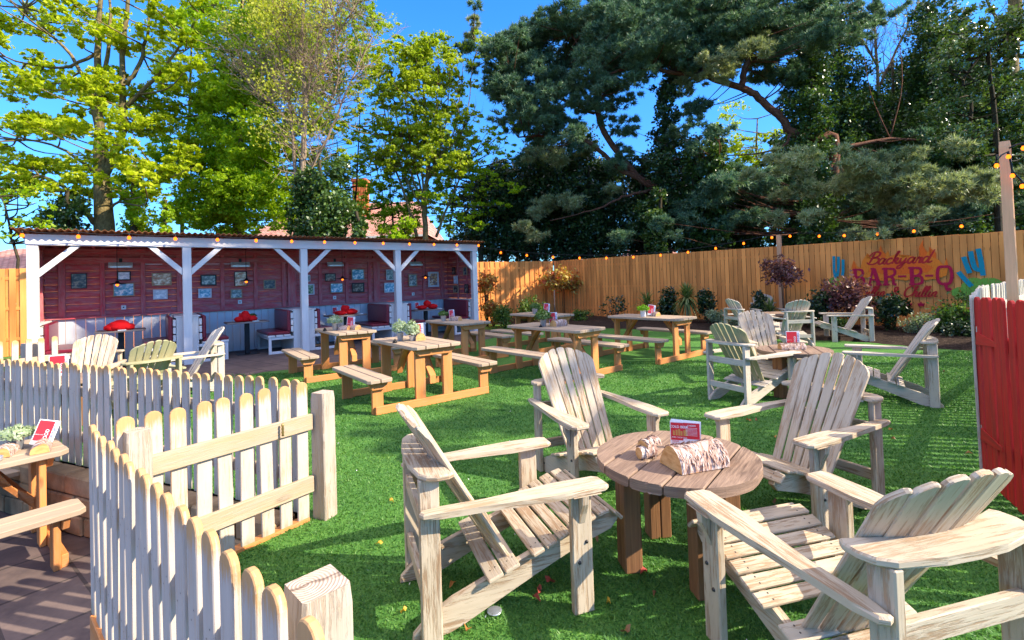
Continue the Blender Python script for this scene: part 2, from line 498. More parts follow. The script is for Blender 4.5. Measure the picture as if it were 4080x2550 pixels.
def _turf(n):
    v = n.objmap()
    fine = n.noise(v, 90, 3, .7)
    mid = n.noise(v, 9, 4, .6)
    big = n.noise(v, .8, 3)
    c = n.ramp(fine, [(.3, (.026, .12, .03)), (.5, (.068, .20, .036)), (.72, (.155, .315, .062))])
    c = n.mix(1.0, c, n.ramp(mid, [(.3, (.72, .8, .8)), (.7, (1.2, 1.12, 1.0))]), 'MULTIPLY')
    c = n.mix(1.0, c, n.ramp(big, [(.3, (.86, .9, .95)), (.7, (1.1, 1.05, .95))]), 'MULTIPLY')
    n.p(c, .75, n.bump(n.math('ADD', fine, n.math('MULTIPLY', mid, .5)), .8, .015), .25)
M['turf'] = mat('artificial_turf', _turf)
def _soil(n):
    ns = n.noise(n.objmap(), 14, 8, .75)
    n.p(n.ramp(ns, [(.3, (.016, .011, .009)), (.55, (.05, .034, .026)), (.75, (.14, .095, .07))]), .95, n.bump(ns, 1, .05), .1)
M['soil'] = mat('bark_mulch_soil', _soil)
def _pave(n):
    br = n.nd('ShaderNodeTexBrick')
    br.inputs['Scale'].default_value = 1.0; br.inputs['Mortar Size'].default_value = .012
    br.inputs['Brick Width'].default_value = .6; br.inputs['Row Height'].default_value = .45
    br.inputs['Color1'].default_value = (.115, .085, .078, 1); br.inputs['Color2'].default_value = (.16, .12, .105, 1)
    br.inputs['Mortar'].default_value = (.07, .055, .05, 1)
    tc = n.nd('ShaderNodeTexCoord'); mp = n.nd('ShaderNodeMapping'); mp.inputs['Rotation'].default_value = (0, 0, R(37.5))
    n.ln(tc.outputs['Object'], mp.inputs[0]); n.ln(mp.outputs[0], br.inputs['Vector'])
    ns = n.noise(n.objmap(), 5, 7, .7)
    c = n.mix(1.0, br.outputs[0], n.ramp(ns, [(.3, (.65, .65, .7)), (.7, (1.25, 1.2, 1.15))]), 'MULTIPLY')
    h = n.math('SUBTRACT', n.math('MULTIPLY', ns, .4), br.outputs['Fac'])
    n.p(c, .85, n.bump(h, .5, .01), .25)
M['paving'] = mat('stone_paving', _pave)
def _sand(n):
    ns = n.noise(n.objmap(), 4, 7, .7); n2 = n.noise(n.objmap((1, 1, .4)), 1.3, 4)
    c = n.ramp(ns, [(.3, (.20, .12, .06)), (.6, (.42, .28, .15)), (.8, (.5, .36, .22))])
    c = n.mix(n.ramp(n2, [(.52, (0, 0, 0)), (.62, (1, 1, 1))]), c, (.10, .09, .05))
    n.p(c, .9, n.bump(ns, .6, .01), .2)
M['sandstone'] = mat('sandstone_block', _sand)

sheet('ground', [(-400, -400), (400, -400), (400, 400), (-400, 400)], -.53, M['soil'])
sheet('patio', [(-22, -8), (6, -8), (6, 12), (-22, 12)], -.5, M['paving'])
EDGE = [(2.2, -1.38), (-2.08, 2.40), (-2.06, 2.46), (-1.44, 3.32), (-1.50, 3.42), (-4.86, 4.87), (-16, 9.70)]
sheet('terrain', EDGE + [(-60, 9.7), (-60, 60), (60, 60), (60, -20), (2.2, -20)], -.012, M['soil'])
FA, FB = Vector((1.685, 19.67, 0)), Vector((10.87, 10.75, 0))
FD = (FB - FA).normalized(); FN = Vector((-FD.y, FD.x, 0))
if FN.dot(FA) > 0: FN = -FN           # towards the lawn
FE = FA + FD * 20
FL = Vector((-1.08, 18.40, 0)); FLD = (FL - FA).normalized(); FLE = FA + FLD * 19.5
sheet('lawn', EDGE + [(-16, 11.6), FA.xy[:], FE.xy[:], (16, -1.38)], 0.0, M['turf'])
U = Vector((math.sin(R(52.5)), math.cos(R(52.5)), 0)); V = Vector((-U.y, U.x, 0))
O = Vector((-4.999, 11.82, 0))
sw = lambda s, w, z=0: O + U * s + V * w + Vector((0, 0, z))
sheet('paving', [sw(s, w).xy[:] for s, w in ((-7.5, 2.2), (-7.5, -3.3), (-4.5, -4.2), (-2.6, -3.2), (-1.39, -2.28), (-.4, -2.54), (.73, -2.77), (1.6, -2.6), (2.6, -2.2), (4.5, -1.39), (5.4, -.7), (5.7, 0.2), (5.7, 2.2))], .004, M['paving'])

# planting bed: a low mound in front of the long fence
def bed():
    ns, no = 90, 14
    vs, fs = [], []
    for i in range(ns + 1):
        s = -2.6 + 17.5 * i / ns
        wd = 2.75 + .15 * math.sin(s * .9) + .1 * math.sin(s * 2.3) + (1.6 * max(0, (1.0 - s) / 3) if s < 1 else 0) + max(0, (s - 10.5)) * .25
        for j in range(no + 1):
            t = j / no
            p = FA + FD * s + FN * (wd * (1 - t) + .0)
            z = -.03 + .17 * min(1, t * 2.2) ** .7 + random.uniform(-.018, .018) * (t > 0.05)
            vs.append((p.x, p.y, z))
    for i in range(ns):
        for j in range(no):
            a = i * (no + 1) + j
            fs.append((a, a + no + 1, a + no + 2, a + 1))
    me = bpy.data.meshes.new('flower_bed'); me.from_pydata(vs, [], fs)
    me.polygons.foreach_set('use_smooth', [True] * len(fs)); me.materials.append(M['soil'])
    tag(link('flower_bed', me), kind='structure')
bed()

# short fibres of the artificial lawn close to the camera
def in_poly(X, Y, poly):
    c = np.zeros(len(X), bool)
    n = len(poly)
    for i in range(n):
        x0, y0 = poly[i]; x1, y1 = poly[(i + 1) % n]
        k = ((y0 > Y) != (y1 > Y)) & (X < (x1 - x0) * (Y - y0) / (y1 - y0 + 1e-12) + x0)
        c ^= k
    return c
def mesh_np(name, verts, loops, per, m, parent=None, smooth=False):
    """verts (N,3), faces of `per` corners laid out in order"""
    me = bpy.data.meshes.new(name)
    nv = len(verts); nf = nv // per
    me.vertices.add(nv); me.vertices.foreach_set('co', verts.astype(np.float32).ravel())
    me.loops.add(nv); me.loops.foreach_set('vertex_index', np.arange(nv, dtype=np.int32))
    me.polygons.add(nf); me.polygons.foreach_set('loop_start', np.arange(0, nv, per, dtype=np.int32))
    try: me.polygons.foreach_set('loop_total', np.full(nf, per, dtype=np.int32))
    except Exception: pass
    me.update(calc_edges=True); me.validate()
    me.materials.append(m)
    return link(name, me, parent)
def blades():
    N = 300000
    Y = 1.0 + 8.0 * RNG.random(N) ** 1.25
    X = (RNG.random(N) * 2 - 1) * 1.12 * Y
    poly = EDGE + [(-16, 30), (16, 30), (16, -1.38)]
    k = in_poly(X, Y, poly); X, Y = X[k], Y[k]
    n = len(X); h = RNG.uniform(.006, .016, n) * (1 + .06 * Y); a = RNG.random(n) * 6.283; w = RNG.uniform(.0016, .0028, n) * (1 + .35 * Y)
    lx, ly = RNG.normal(0, .010, n), RNG.normal(0, .010, n)
    P = np.stack([X, Y, np.zeros(n)], 1); d = np.stack([np.cos(a) * w, np.sin(a) * w, np.zeros(n)], 1)
    t = P + np.stack([lx, ly, h], 1)
    o = mesh_np('turf_fibres', np.stack([P - d, P + d, t], 1).reshape(-1, 3), None, 3, M['fibre'])
    tag(o, 'short bright green fibres of the artificial lawn in the foreground', 'artificial grass', kind='stuff')
M['fibre'] = leafmat('turf_fibre', (.034, .135, .03), (.085, .225, .038), (.19, .35, .072), .3, .5, .35, (1.1, 1.2, .5), scale=1.5)
blades()

# ------------------------------------------------------------------ retaining wall and edging under the picket fences
t = thing('retaining_wall', 'low sandstone block wall below the back picket fence beside the sunken patio', 'wall', (-1.52, 3.40, -.5), R(293.4))
mb = MB()
y = .1
for r in range(3):
    y = .05 - (r % 2) * .18
    while y < 9:
        L = random.uniform(.34, .5)
        mb.box(-.16 + random.uniform(-.012, .012), .02, max(y, .0) + .006, y + L - .006, r * .165 + .003, (r + 1) * .165 - .003, bev=.012, grain=1)
        y += L
mb.build('blocks', M['sandstone'], t)
for nm, lab, p, q in (('edging_board', 'brown timber edging at the foot of the open gate panel', (-2.05, 2.45), (-1.42, 3.31)), ('edging_board', 'timber edging along the foot of the nearest picket fence', (-2.07, 2.39), (2.2, -1.38))):
    p, q = Vector((*p, 0)), Vector((*q, 0)); d = q - p
    mb = MB().box(-.05, .02, 0, d.length, -.5, .022, grain=1)
    o = mb.build(nm, M['pine']); o.location = p; o.rotation_euler = (0, 0, -math.atan2(d.x, d.y)); tag(o, lab, 'edging')

# ------------------------------------------------------------------ picket fences
def picket_out(w, h, top=.0):
    pts = [(-w / 2, 0), (w / 2, 0), (w / 2, h - w * .45)]
    for k in range(1, 7):
        a = math.pi * k / 7
        pts.append((w / 2 * math.cos(a), h - w * .45 + w * .45 * math.sin(a)))
    pts.append((-w / 2, h - w * .45))
    return pts
PK = {}
def picket_mesh(h, w, th, m, v):
    k = (h, w, m.name, v)
    if k not in PK:
        mb = MB().prism(picket_out(w, h), -th / 2, th / 2, basis((0, 1, 0), (0, 0, 1), (1, 0, 0)), bev=.003, grain=1)
        for zz in (.235, .26, .645, .68):
            for sg in (-1, 1):
                yy = random.uniform(.008, .02) * (1 if zz in (.235, .68) else -1)
                q = [(sg * (th / 2 + .0006), yy + .0028 * math.cos(a * math.pi / 3), zz * h / .93 + .0028 * math.sin(a * math.pi / 3)) for a in range(6)]
                mb.quads([q if sg > 0 else q[::-1]], mat=1)
        o = mb.build('picket', [m, M['iron']]); PK[k] = o.data; bpy.data.objects.remove(o)
    return PK[k]
def picket_run(name, label, pts, sp, h, w, rails, railside, mp, mr, railh=.09, group=None, n=None, th=.018, z=0, jit=.008, cat='picket fence'):
    p0 = Vector((*pts[0], z))
    t = thing(name, label, cat, p0, 0, group)
    dist = 0
    k = 0
    for i in range(len(pts) - 1):
        a, b = Vector((*pts[i], z)), Vector((*pts[i + 1], z)); L = (b - a).length; d = (b - a) / L
        az = math.atan2(d.x, d.y)
        while dist <= L:
            c = a + d * dist - p0
            o = link('picket', picket_mesh(h, w, th, mp, k % 5), t)
            o.location = c + d * random.uniform(-.005, .005) + Vector((0, 0, random.uniform(-jit, jit)))
            o.rotation_euler = (random.uniform(-.018, .018), random.uniform(-.010, .010), -az)
            dist += sp; k += 1
            if n and k >= n: break
        dist -= L
        for rz in rails:
            xa = th / 2 + .0005
            xr = (xa, xa + .028) if railside > 0 else (-xa - .028, -xa)
            o = MB().box(xr[0], xr[1], -.05, L + .04, rz, rz + railh, bev=.004, grain=1).build('rail', mr, t)
            o.location = a - p0; o.rotation_euler = (0, 0, -az)
    return t
picket_run('picket_fence', 'long whitewashed picket fence on the far side of the sunken patio', [(-1.545, 3.435), (-7.3, 5.93)], .118, .925, .077, (.2, .62), 1, M['picket'], M['rail'], th=.021)
tB = picket_run('picket_gate', 'whitewashed picket panel with two wide rails facing the lawn, joined to the square post', [(-2.0, 2.505), (-1.43, 3.30)], .119, .935, .078, (.19, .605), 1, M['picket'], M['rail'], railh=.105, n=9, cat='gate')
picket_run('picket_fence', 'nearest whitewashed picket fence, seen from its narrow side and running towards the viewer', [(-2.078, 2.403), (-.30, .855)], .129, .925, .085, (.2, .62), -1, M['picket'], M['rail'], n=18, th=.021)
picket_run('picket_fence', 'short low piece of picket fence beside the left shelter post', [(-7.62, 6.62), (-7.15, 7.65)], .155, .925, .075, (.55,), -1, M['picket'], M['rail'], cat='picket fence')
WHITE = [(3.43, 3.64), (4.3, 4.52), (5.19, 5.40), (6.44, 6.37), (7.83, 7.45), (10.4, 9.2)]
picket_run('picket_fence', 'tall pale picket fence curving away behind the red gate at the right edge', WHITE, .128, 1.345, .07, (.30, 1.02), 1, M['chair_cool'], M['chair_cool'], railh=.10)
tR = picket_run('red_gate', 'tall red painted picket gate at the right edge of the picture', [(3.41, 3.585), (2.62, 2.0)], .106, 1.345, .082, (.28, .98), -1, M['redgate'], M['redgate'], railh=.1, cat='gate', th=.02)
gaz = math.atan2(2.62 - 3.41, 2.0 - 3.585)
for z in (1.03, .33):
    o = MB().prism([(-.02, -.045), (.0, .05), (.34, .012), (.34, -.018)], .0, .006, basis((0, 1, 0), (0, 0, 1), (1, 0, 0)), bev=.0015).build('strap_hinge', M['redgate'], tR)
    o.location = (0, 0, z); o.rotation_euler = (0, 0, -gaz)
    o.location = Vector((math.cos(gaz) * .0105, -math.sin(gaz) * .0105, z))
o = MB().tube([(0, 0, .08 - .011 * k) for k in range(8)], [.006, .009] * 4, 6).build('hanging_chain', plain('brass_chain', (.35, .27, .10), .4, .8))
o.location = (-2.0 + .57 / .975 * .80 + .045, 2.505 + .795 * .80 - .03, .625); tag(o, 'small brass chain hung over the top rail of the picket panel', 'chain')

def _end(n):
    w = n.nd('ShaderNodeTexWave', wave_type='RINGS', rings_direction='Z')
    w.inputs['Scale'].default_value = 34; w.inputs['Distortion'].default_value = 1.6; w.inputs['Detail'].default_value = 3
    mp = n.objmap(); mm = mp.node; mm.inputs['Location'].default_value = (.02, .028, 0)
    n.ln(mp, w.inputs['Vector'])
    ns = n.noise(n.objmap(), 60, 4)
    c = n.ramp(w.outputs[0], [(.1, (.42, .30, .22)), (.5, (.50, .39, .30)), (.9, (.54, .44, .35))])
    c = n.mix(n.ramp(ns, [(.5, (0, 0, 0)), (.7, (.6, .6, .6))]), c, (.56, .48, .40))
    cr = n.nd('ShaderNodeTexWave', wave_type='BANDS', bands_direction='X'); cr.inputs['Scale'].default_value = 3.2; cr.inputs['Distortion'].default_value = 9; cr.inputs['Detail'].default_value = 3; cr.inputs['Detail Scale'].default_value = 2.2
    n.ln(n.objmap((1, .35, 1)), cr.inputs['Vector'])
    c = n.mix(n.ramp(cr.outputs[0], [(.0, (.75, .75, .75)), (.025, (0, 0, 0))]), c, (.10, .07, .05))
    n.p(c, .8, n.bump(w.outputs[0], .5, .003), .2)
M['endgrain'] = mat('sawn_end_grain', _end)
def square_post(label, c, size, h, az, m, z0=0, chip=0):
    t = thing('square_post', label, 'post', (c[0], c[1], z0), az)
    mb = MB()
    bm = bmesh.new()
    s = size / 2
    nz = max(2, int(h / .05))
    ring = []
    for k in range(nz + 1):
        z = h * k / nz
        r = s if k < nz else s - .004
        pts = [(-r, -r), (0, -r), (r - .008, -r), (r, -r + .008), (r, 0), (r, r - .008), (r - .008, r), (0, r), (-r, r), (-r, 0)]
        ring.append([bm.verts.new((x + random.uniform(-.0012, .0012), y + random.uniform(-.0012, .0012), z)) for x, y in pts])
    for k in range(nz):
        n = len(ring[k])
        for i in range(n):
            bm.faces.new((ring[k][i], ring[k][(i + 1) % n], ring[k + 1][(i + 1) % n], ring[k + 1][i]))
    bm.normal_update()
    mb.add(bm, Matrix(), 2)
    mb.build('shaft', m, t)
    bm = bmesh.new()
    bm.faces.new([bm.verts.new((x, y, h)) for x, y in ((-s + .004, -s + .004), (s - .012, -s + .004), (s - .004, -s + .012), (s - .004, s - .012), (s - .012, s - .004), (-s + .004, s - .004))])
    bm.normal_update()
    MB().add(bm, Matrix(), 0, jit=False).build('end_grain', M['endgrain'], t)
    return t
square_post('whitewashed square post standing on the lawn at the end of the picket panel', (-1.325, 3.36), .112, .845, R(24), M['post'])
square_post('thick whitewashed post at the bottom edge with growth rings on its sawn top', (-.508, 1.228), .125, .83, R(45), M['post'])
square_post('rough whitewashed corner post where the picket panel meets the nearest fence', (-1.965, 2.53), .11, .86, R(38), M['post'])
square_post('pale square post beside the short picket fence at the left', (-7.45, 7.55), .2, .84, R(20), M['post'])
square_post('tall planed timber post behind the red gate carrying the festoon lights', (4.735, 4.62), .082, 2.74, R(45), M['planedpost'])

# ------------------------------------------------------------------ tall board fences
def board_fence(name, label, A, D, s0, s1, h, step, alt, posts, side):
    """root at A, local +Y along D; `side` = local x sign of the garden face"""
    az = math.atan2(D.x, D.y)
    t = thing(name, label, 'fence', (A.x, A.y, 0), az)
    mb = MB()
    s = s0; i = 0
    while s < s1:
        w = step * random.uniform(.98, 1.02)
        hh = h + random.uniform(-.006, .006)
        if alt:
            x = .012 if i % 2 else -.014
            mb.box(side * x - .009, side * x + .009, s - (.012 if i % 2 else 0), s + w + (.012 if i % 2 else -.01), 0, hh, bev=.003, grain=2)
        else:
            a = .012
            Mx = T((0, s, 0)) @ Matrix.Rotation(side * -.13, 4, 'Z')
            mb.box(-.008, .008, .002, w - .003, 0, hh, M=Mx, bev=.003, grain=2)
        s += w; i += 1
    mb.build('boards', M['fence'], t)
    if not alt: MB().box(-side * .045 - .004, -side * .045 + .004, s0, s1, 0, h - .02, bev=0, grain=1).build('backing', M['soil'], t)  # dark sheet added behind the boards, standing in for shade in the gaps
    for ps, ph in posts:
        MB().box(side * .02 - .05 if side > 0 else -.12, side * .02 + .1 if side > 0 else -.02, ps - .05, ps + .05, 0, ph, bev=.006, grain=2).build('fence_post', M['planedpost'], t)
    for rz in (.4, 1.2, 2.0):
        MB().box(-side * .02 - .03, -side * .02 + .03, s0, s1, rz, rz + .08, grain=1).build('rail', M['fence'], t) if side < 0 else MB().box(-.08, -.03, s0, s1, rz, rz + .08, grain=1).build('rail', M['fence'], t)
    return t
# right-hand side of FD (local +x) is at azimuth+90
_sx = 1 if Vector((FD.y, -FD.x, 0)).dot(FN) > 0 else -1
tF = board_fence('board_fence', 'long tall timber board fence with the painted barbecue mural', FA, FD, 0.02, 20, 2.3, .127, False, ((8.32, 2.62),), _sx)
_n2 = Vector((FLD.y, -FLD.x, 0)); _sx2 = 1 if _n2.dot(-FL) > 0 else -1
board_fence('board_fence', 'ribbed timber board fence in sunlight running behind the white shelter', FA, FLD, 0.03, 19.5, 2.3, .105, True, (), _sx2)

# ------------------------------------------------------------------ mural on the long fence (local coordinates of the fence: +Y along it, Z up)
def smooth_path(pts, n=6):
    P = [Vector((p[0], p[1], 0)) for p in pts]
    if len(P) < 3: return [p.xy for p in P]
    out = []
    Q = [P[0] * 2 - P[1]] + P + [P[-1] * 2 - P[-2]]
    for i in range(1, len(Q) - 2):
        a, b, c, d = Q[i - 1:i + 3]
        for k in range(n):
            t = k / n
            out.append((.5 * ((2 * b) + (c - a) * t + (2 * a - 5 * b + 4 * c - d) * t * t + (3 * b - a - 3 * c + d) * t ** 3)).xy)
    out.append(P[-1].xy)
    return out
def ribbon(pts, w, taper=True, curved=True):
    p = smooth_path(pts) if curved else [Vector(q[:2]) for q in pts]
    L, Rr = [], []
    for i, q in enumerate(p):
        d = (p[min(i + 1, len(p) - 1)] - p[max(i - 1, 0)]).normalized(); nn = Vector((-d.y, d.x))
        t = i / (len(p) - 1)
        ww = w / 2 * ((.45 + .55 * math.sin(math.pi * min(max(t, .02), .98)) ** .5) if taper else 1)
        L.append(q + nn * ww); Rr.append(q - nn * ww)
    return [(L[i], Rr[i], Rr[i + 1], L[i + 1]) for i in range(len(p) - 1)]
class Paint:
    def __init__(s, off): s.q = []; s.off = off; s.k = 0
    def strip(s, quads, xf):
        s.k += 1
        d = s.off + s.k * .00012
        for q in quads:
            s.q.append([(lambda c: (d, c[0], c[1]))(xf(*p)) for p in q])
    def poly(s, pts, xf):
        s.k += 1; d = s.off + s.k * .00012
        bm = bmesh.new()
        bm.faces.new([bm.verts.new((d, *xf(*p))) for p in pts])
        bmesh.ops.triangulate(bm, faces=bm.faces[:])
        for f in bm.faces: s.q.append([tuple(v.co) for v in f.verts])
        bm.free()
    def build(s, name, m, parent):
        # sx: garden side
        mb = MB(); mb.quads([[(_sx * p[0], p[1], p[2]) for p in q] for q in s.q])
        return mb.build(name, m, parent)
def _paint(col, hole=.33):
    def b(n):
        ns = n.noise(n.objmap((1, 6, 1.2)), 9, 5, .7)
        p = n.p(n.mix(ns, tuple(c * .7 for c in col), tuple(min(1, c * 1.25) for c in col)), .8)
        tr = n.nd('ShaderNodeBsdfTransparent'); mx = n.nd('ShaderNodeMixShader')
        f = n.ramp(ns, [(hole - .03, (1, 1, 1)), (hole + .03, (0, 0, 0))])
        n.ln(f, mx.inputs[0]); n.ln(p.outputs[0], mx.inputs[1]); n.ln(tr.outputs[0], mx.inputs[2]); n.ln(mx.outputs[0], n.out.inputs[0])
    return b
M['p_red'] = mat('mural_crimson', _paint((.46, .006, .04), .30))
M['p_red2'] = mat('mural_brick_red', _paint((.50, .018, .018), .28))
M['p_orange'] = mat('mural_orange', _paint((.90, .13, .01), .33))
M['p_yellow'] = mat('mural_light_orange', _paint((.90, .20, .015), .34))
M['p_teal'] = mat('mural_teal', _paint((.005, .24, .31), .37))
M['p_green'] = mat('mural_green', _paint((.16, .34, .04), .42))
SCR = {  # brush script, x-height .5, advance last
 'B': ([[(.30, 1.0), (.22, .55), (.10, .08)], [(.0, .72), (.12, .95), (.38, 1.08), (.62, .98), (.60, .76), (.42, .60), (.26, .56), (.52, .56), (.66, .38), (.56, .12), (.30, .0), (.06, .06), (-.06, .2)]], .66),
 'C': ([[(.62, .80), (.60, 1.0), (.44, 1.06), (.18, .86), (.06, .5), (.10, .14), (.30, .0), (.52, .1), (.66, .26)]], .64),
 'G': ([[(.62, .80), (.56, 1.02), (.40, 1.04), (.16, .84), (.06, .48), (.12, .10), (.34, .0), (.52, .14), (.60, .42), (.40, .42)], [(.60, .42), (.52, .0), (.40, -.3), (.2, -.34)]], .72),
 'a': ([[(.38, .42), (.22, .5), (.06, .34), (.04, .1), (.16, .0), (.30, .16), (.40, .46), (.34, .12), (.44, .0), (.54, .08)]], .48),
 'c': ([[(.34, .38), (.26, .5), (.10, .38), (.03, .16), (.14, .0), (.28, .04), (.42, .16)]], .38),
 'k': ([[(.04, .3), (.20, .8), (.26, 1.0), (.18, .98), (.10, .5), (.04, .0)], [(.08, .24), (.22, .48), (.32, .42), (.24, .28), (.10, .26), (.24, .1), (.32, .0), (.46, .1)]], .44),
 'y': ([[(.06, .48), (.03, .2), (.12, .02), (.26, .18), (.36, .48)], [(.36, .48), (.28, .0), (.16, -.34), (.0, -.40), (-.02, -.24), (.2, -.06), (.46, .12)]], .46),
 'r': ([[(.02, .1), (.12, .5), (.14, .4), (.30, .44), (.24, .2), (.26, .02), (.40, .1)]], .36),
 'd': ([[(.38, .42), (.22, .5), (.06, .34), (.04, .1), (.16, .0), (.30, .16), (.44, .6), (.54, 1.05)], [(.54, 1.05), (.40, .4), (.36, .06), (.50, .04), (.60, .14)]], .54),
 'i': ([[(.02, .1), (.12, .48), (.07, .12), (.14, .0), (.28, .12)], [(.17, .66), (.18, .72)]], .24),
 'l': ([[(.0, .1), (.20, .7), (.26, 1.0), (.16, 1.0), (.07, .5), (.07, .08), (.14, .0), (.28, .12)]], .24),
 'n': ([[(.02, .1), (.12, .48), (.04, .0)], [(.07, .2), (.22, .5), (.32, .42), (.28, .1), (.34, .0), (.46, .1)]], .42),
 'h': ([[(.0, .2), (.18, .7), (.24, 1.02), (.14, .9), (.04, .0)], [(.07, .2), (.22, .5), (.32, .42), (.28, .1), (.34, .0), (.46, .1)]], .42),
 "'": ([[(.06, 1.02), (.02, .82)]], .2),
 '&': ([[(.56, .34), (.44, .06), (.20, .0), (.06, .18), (.16, .42), (.40, .66), (.36, .94), (.20, .92), (.18, .72), (.36, .34), (.60, .0)]], .7),
 ' ': ([], .26)}
def script(pt, text, x, y, size, w, shear=.28, sx=1.0, rise=0):
    for ch in text:
        st, adv = SCR[ch]
        for s_ in st:
            pt.strip(ribbon(s_, w), lambda a, b, x=x, y=y: (x + (a * sx + b * shear) * size, y + b * size + rise * a * size))
        x += adv * size * sx; y += rise * adv * size
def mural():
    off = .046
    fl = Paint(off)
    def W(x, y): return x, y
    flame = [(10.02, 1.40), (10.0, 1.62), (10.06, 1.82), (10.12, 1.66), (10.20, 1.60), (10.24, 1.78), (10.36, 1.98), (10.33, 1.84), (10.44, 1.82), (10.50, 1.94), (10.60, 2.02), (10.62, 2.14), (10.68, 1.98), (10.70, 1.88), (10.78, 2.02), (10.80, 1.86), (10.92, 1.92), (11.06, 1.82), (11.22, 1.86), (11.36, 1.80), (11.40, 1.92), (11.38, 2.08), (11.46, 2.24), (11.44, 2.10), (11.52, 1.92), (11.58, 1.98), (11.55, 2.06), (11.64, 1.94), (11.66, 1.80), (11.74, 1.70), (11.80, 1.60), (11.86, 1.78), (11.88, 1.56), (11.84, 1.36), (11.70, 1.30), (11.46, 1.26), (11.30, 1.34), (11.10, 1.26), (10.90, 1.30), (10.70, 1.24), (10.5, 1.30), (10.3, 1.36), (10.14, 1.30)]
    fl.poly(flame, W)
    fl.build('painted_flame', M['p_yellow'], tF)
    f2 = Paint(off + .0012)
    for pts in ([(10.60, 1.88), (10.60, 2.02), (10.64, 2.16), (10.67, 2.02), (10.74, 1.90), (10.70, 1.80)], [(11.38, 1.86), (11.37, 2.02), (11.46, 2.24), (11.45, 2.06), (11.52, 1.92), (11.48, 1.8)], [(11.56, 1.84), (11.60, 1.94), (11.56, 2.05), (11.68, 1.90), (11.68, 1.76)], [(10.03, 1.5), (10.02, 1.66), (10.07, 1.80), (10.11, 1.62), (10.10, 1.5)], [(11.83, 1.55), (11.86, 1.76), (11.88, 1.58)], [(10.35, 1.5), (10.46, 1.72), (10.62, 1.62), (10.84, 1.74), (10.98, 1.66), (11.2, 1.74), (11.44, 1.68), (11.62, 1.56), (11.5, 1.44), (10.8, 1.4)]):
        f2.poly(pts, W); f2.build('painted_flame', M['p_orange'], tF); f2.q = []
    s1 = Paint(off + .0030)
    script(s1, 'Backyard', 10.34, 1.68, .29, .15, sx=1.12)
    s1.build('painted_script', M['p_red2'], tF); s1.q = []
    script(s1, "Grillin' & Chillin", 10.03, .88, .235, .145, sx=1.09, rise=-.010)
    s1.build('painted_script', M['p_red2'], tF)
    s2 = Paint(off + .0060)
    def slab(strokes, x, y, w, h, th=.19):
        for k in strokes:
            q = [(x + a * w, y + b * h) for a, b in k[1]]
            s2.strip(ribbon(q, th * (k[2] if len(k) > 2 else 1), False, k[0] == 'c'), lambda a, b: (a, b))
        s2.build('painted_letter', M['p_red'], tF); s2.q = []
    h = .45
    Bs = [('l', [(.24, .0), (.24, 1.0)], 1.4), ('l', [(0, .06), (.62, .06)], .75), ('l', [(0, .94), (.62, .94)], .75), ('c', [(.55, .94), (.84, .88), (.86, .66), (.6, .52), (.3, .5)]), ('c', [(.55, .52), (.88, .44), (.92, .16), (.62, .06)])]
    Rs = [('l', [(.24, .0), (.24, 1.0)], 1.4), ('l', [(0, .06), (.48, .06)], .75), ('l', [(0, .94), (.62, .94)], .75), ('c', [(.55, .94), (.86, .88), (.88, .64), (.6, .5), (.3, .5)]), ('c', [(.56, .5), (.76, .36), (.78, .1), (.98, .05)])]
    As = [('l', [(.46, .97), (.16, .05)], .8), ('l', [(.50, .97), (.82, .05)], 1.5), ('l', [(0, .05), (.34, .05)], .7), ('l', [(.62, .05), (1.0, .05)], .7), ('l', [(.26, .34), (.7, .34)], .7), ('l', [(.3, .96), (.56, .96)], .7)]
    Qs = [('c', [(.5, .96), (.2, .9), (.1, .5), (.2, .12), (.5, .05), (.8, .12), (.92, .5), (.82, .9), (.5, .96)]), ('c', [(.44, .12), (.56, -.05), (.62, -.24), (.84, -.2)])]
    th = .36
    slab(Bs, 10.02, 1.14, .25, h, th * .16); slab(As, 10.32, 1.14, .30, h, th * .16); slab(Rs, 10.64, 1.14, .28, h, th * .16)
    slab([('l', [(0, .5), (1, .5)], .8)], 10.95, 1.14, .16, h, th * .16)
    slab(Bs, 11.15, 1.14, .27, h, th * .16)
    slab([('l', [(0, .5), (1, .5)], .8)], 11.46, 1.14, .15, h, th * .16)
    slab(Qs, 11.65, 1.14, .31, h, th * .17)
    for cx in (11.13, 11.36):
        st = []
        for k in range(10):
            r = .075 if k % 2 == 0 else .033; a = math.pi / 2 + k * math.pi / 5
            st.append((cx + r * math.cos(a), .68 + r * math.sin(a)))
        s2.poly(st, W); s2.build('painted_star', M['p_red'], tF); s2.q = []
    c1 = Paint(off + .011)
    def blob(pts, w):
        q = ribbon([(a, b) for a, b in pts], w, False)
        c1.strip(q, W)
        if w > .07: c1.build('painted_cactus', M['p_teal'], tF); c1.q = []
    for pts in ([(9.63, 1.94), (9.62, 1.6), (9.64, 1.36)], [(9.73, 1.92), (9.72, 1.62), (9.68, 1.40)], [(9.83, 1.84), (9.82, 1.56), (9.80, 1.42)]): blob(pts, .065)
    c1.build('painted_cactus', M['p_teal'], tF); c1.q = []
    for pts in ([(12.40, 1.95), (12.43, 1.7), (12.46, 1.34)], [(12.27, 1.90), (12.30, 1.66), (12.34, 1.50), (12.44, 1.46)], [(12.15, 1.78), (12.19, 1.60), (12.24, 1.40)], [(12.05, 1.44), (12.13, 1.30), (12.26, 1.10)]): blob(pts, .092)
    c2 = Paint(off + .009)
    def disc(cx, cy, rx, ry):
        c2.poly([(cx + rx * math.cos(a * .393) * (1 + .08 * math.sin(a * 3)), cy + ry * math.sin(a * .393)) for a in range(16)], W)
    disc(9.60, 1.18, .16, .20); disc(9.72, .98, .18, .16); disc(12.30, 1.02, .22, .28); disc(12.54, 1.16, .22, .13); disc(12.08, .96, .17, .13)
    c2.build('painted_bush', M['p_green'], tF)
mural()

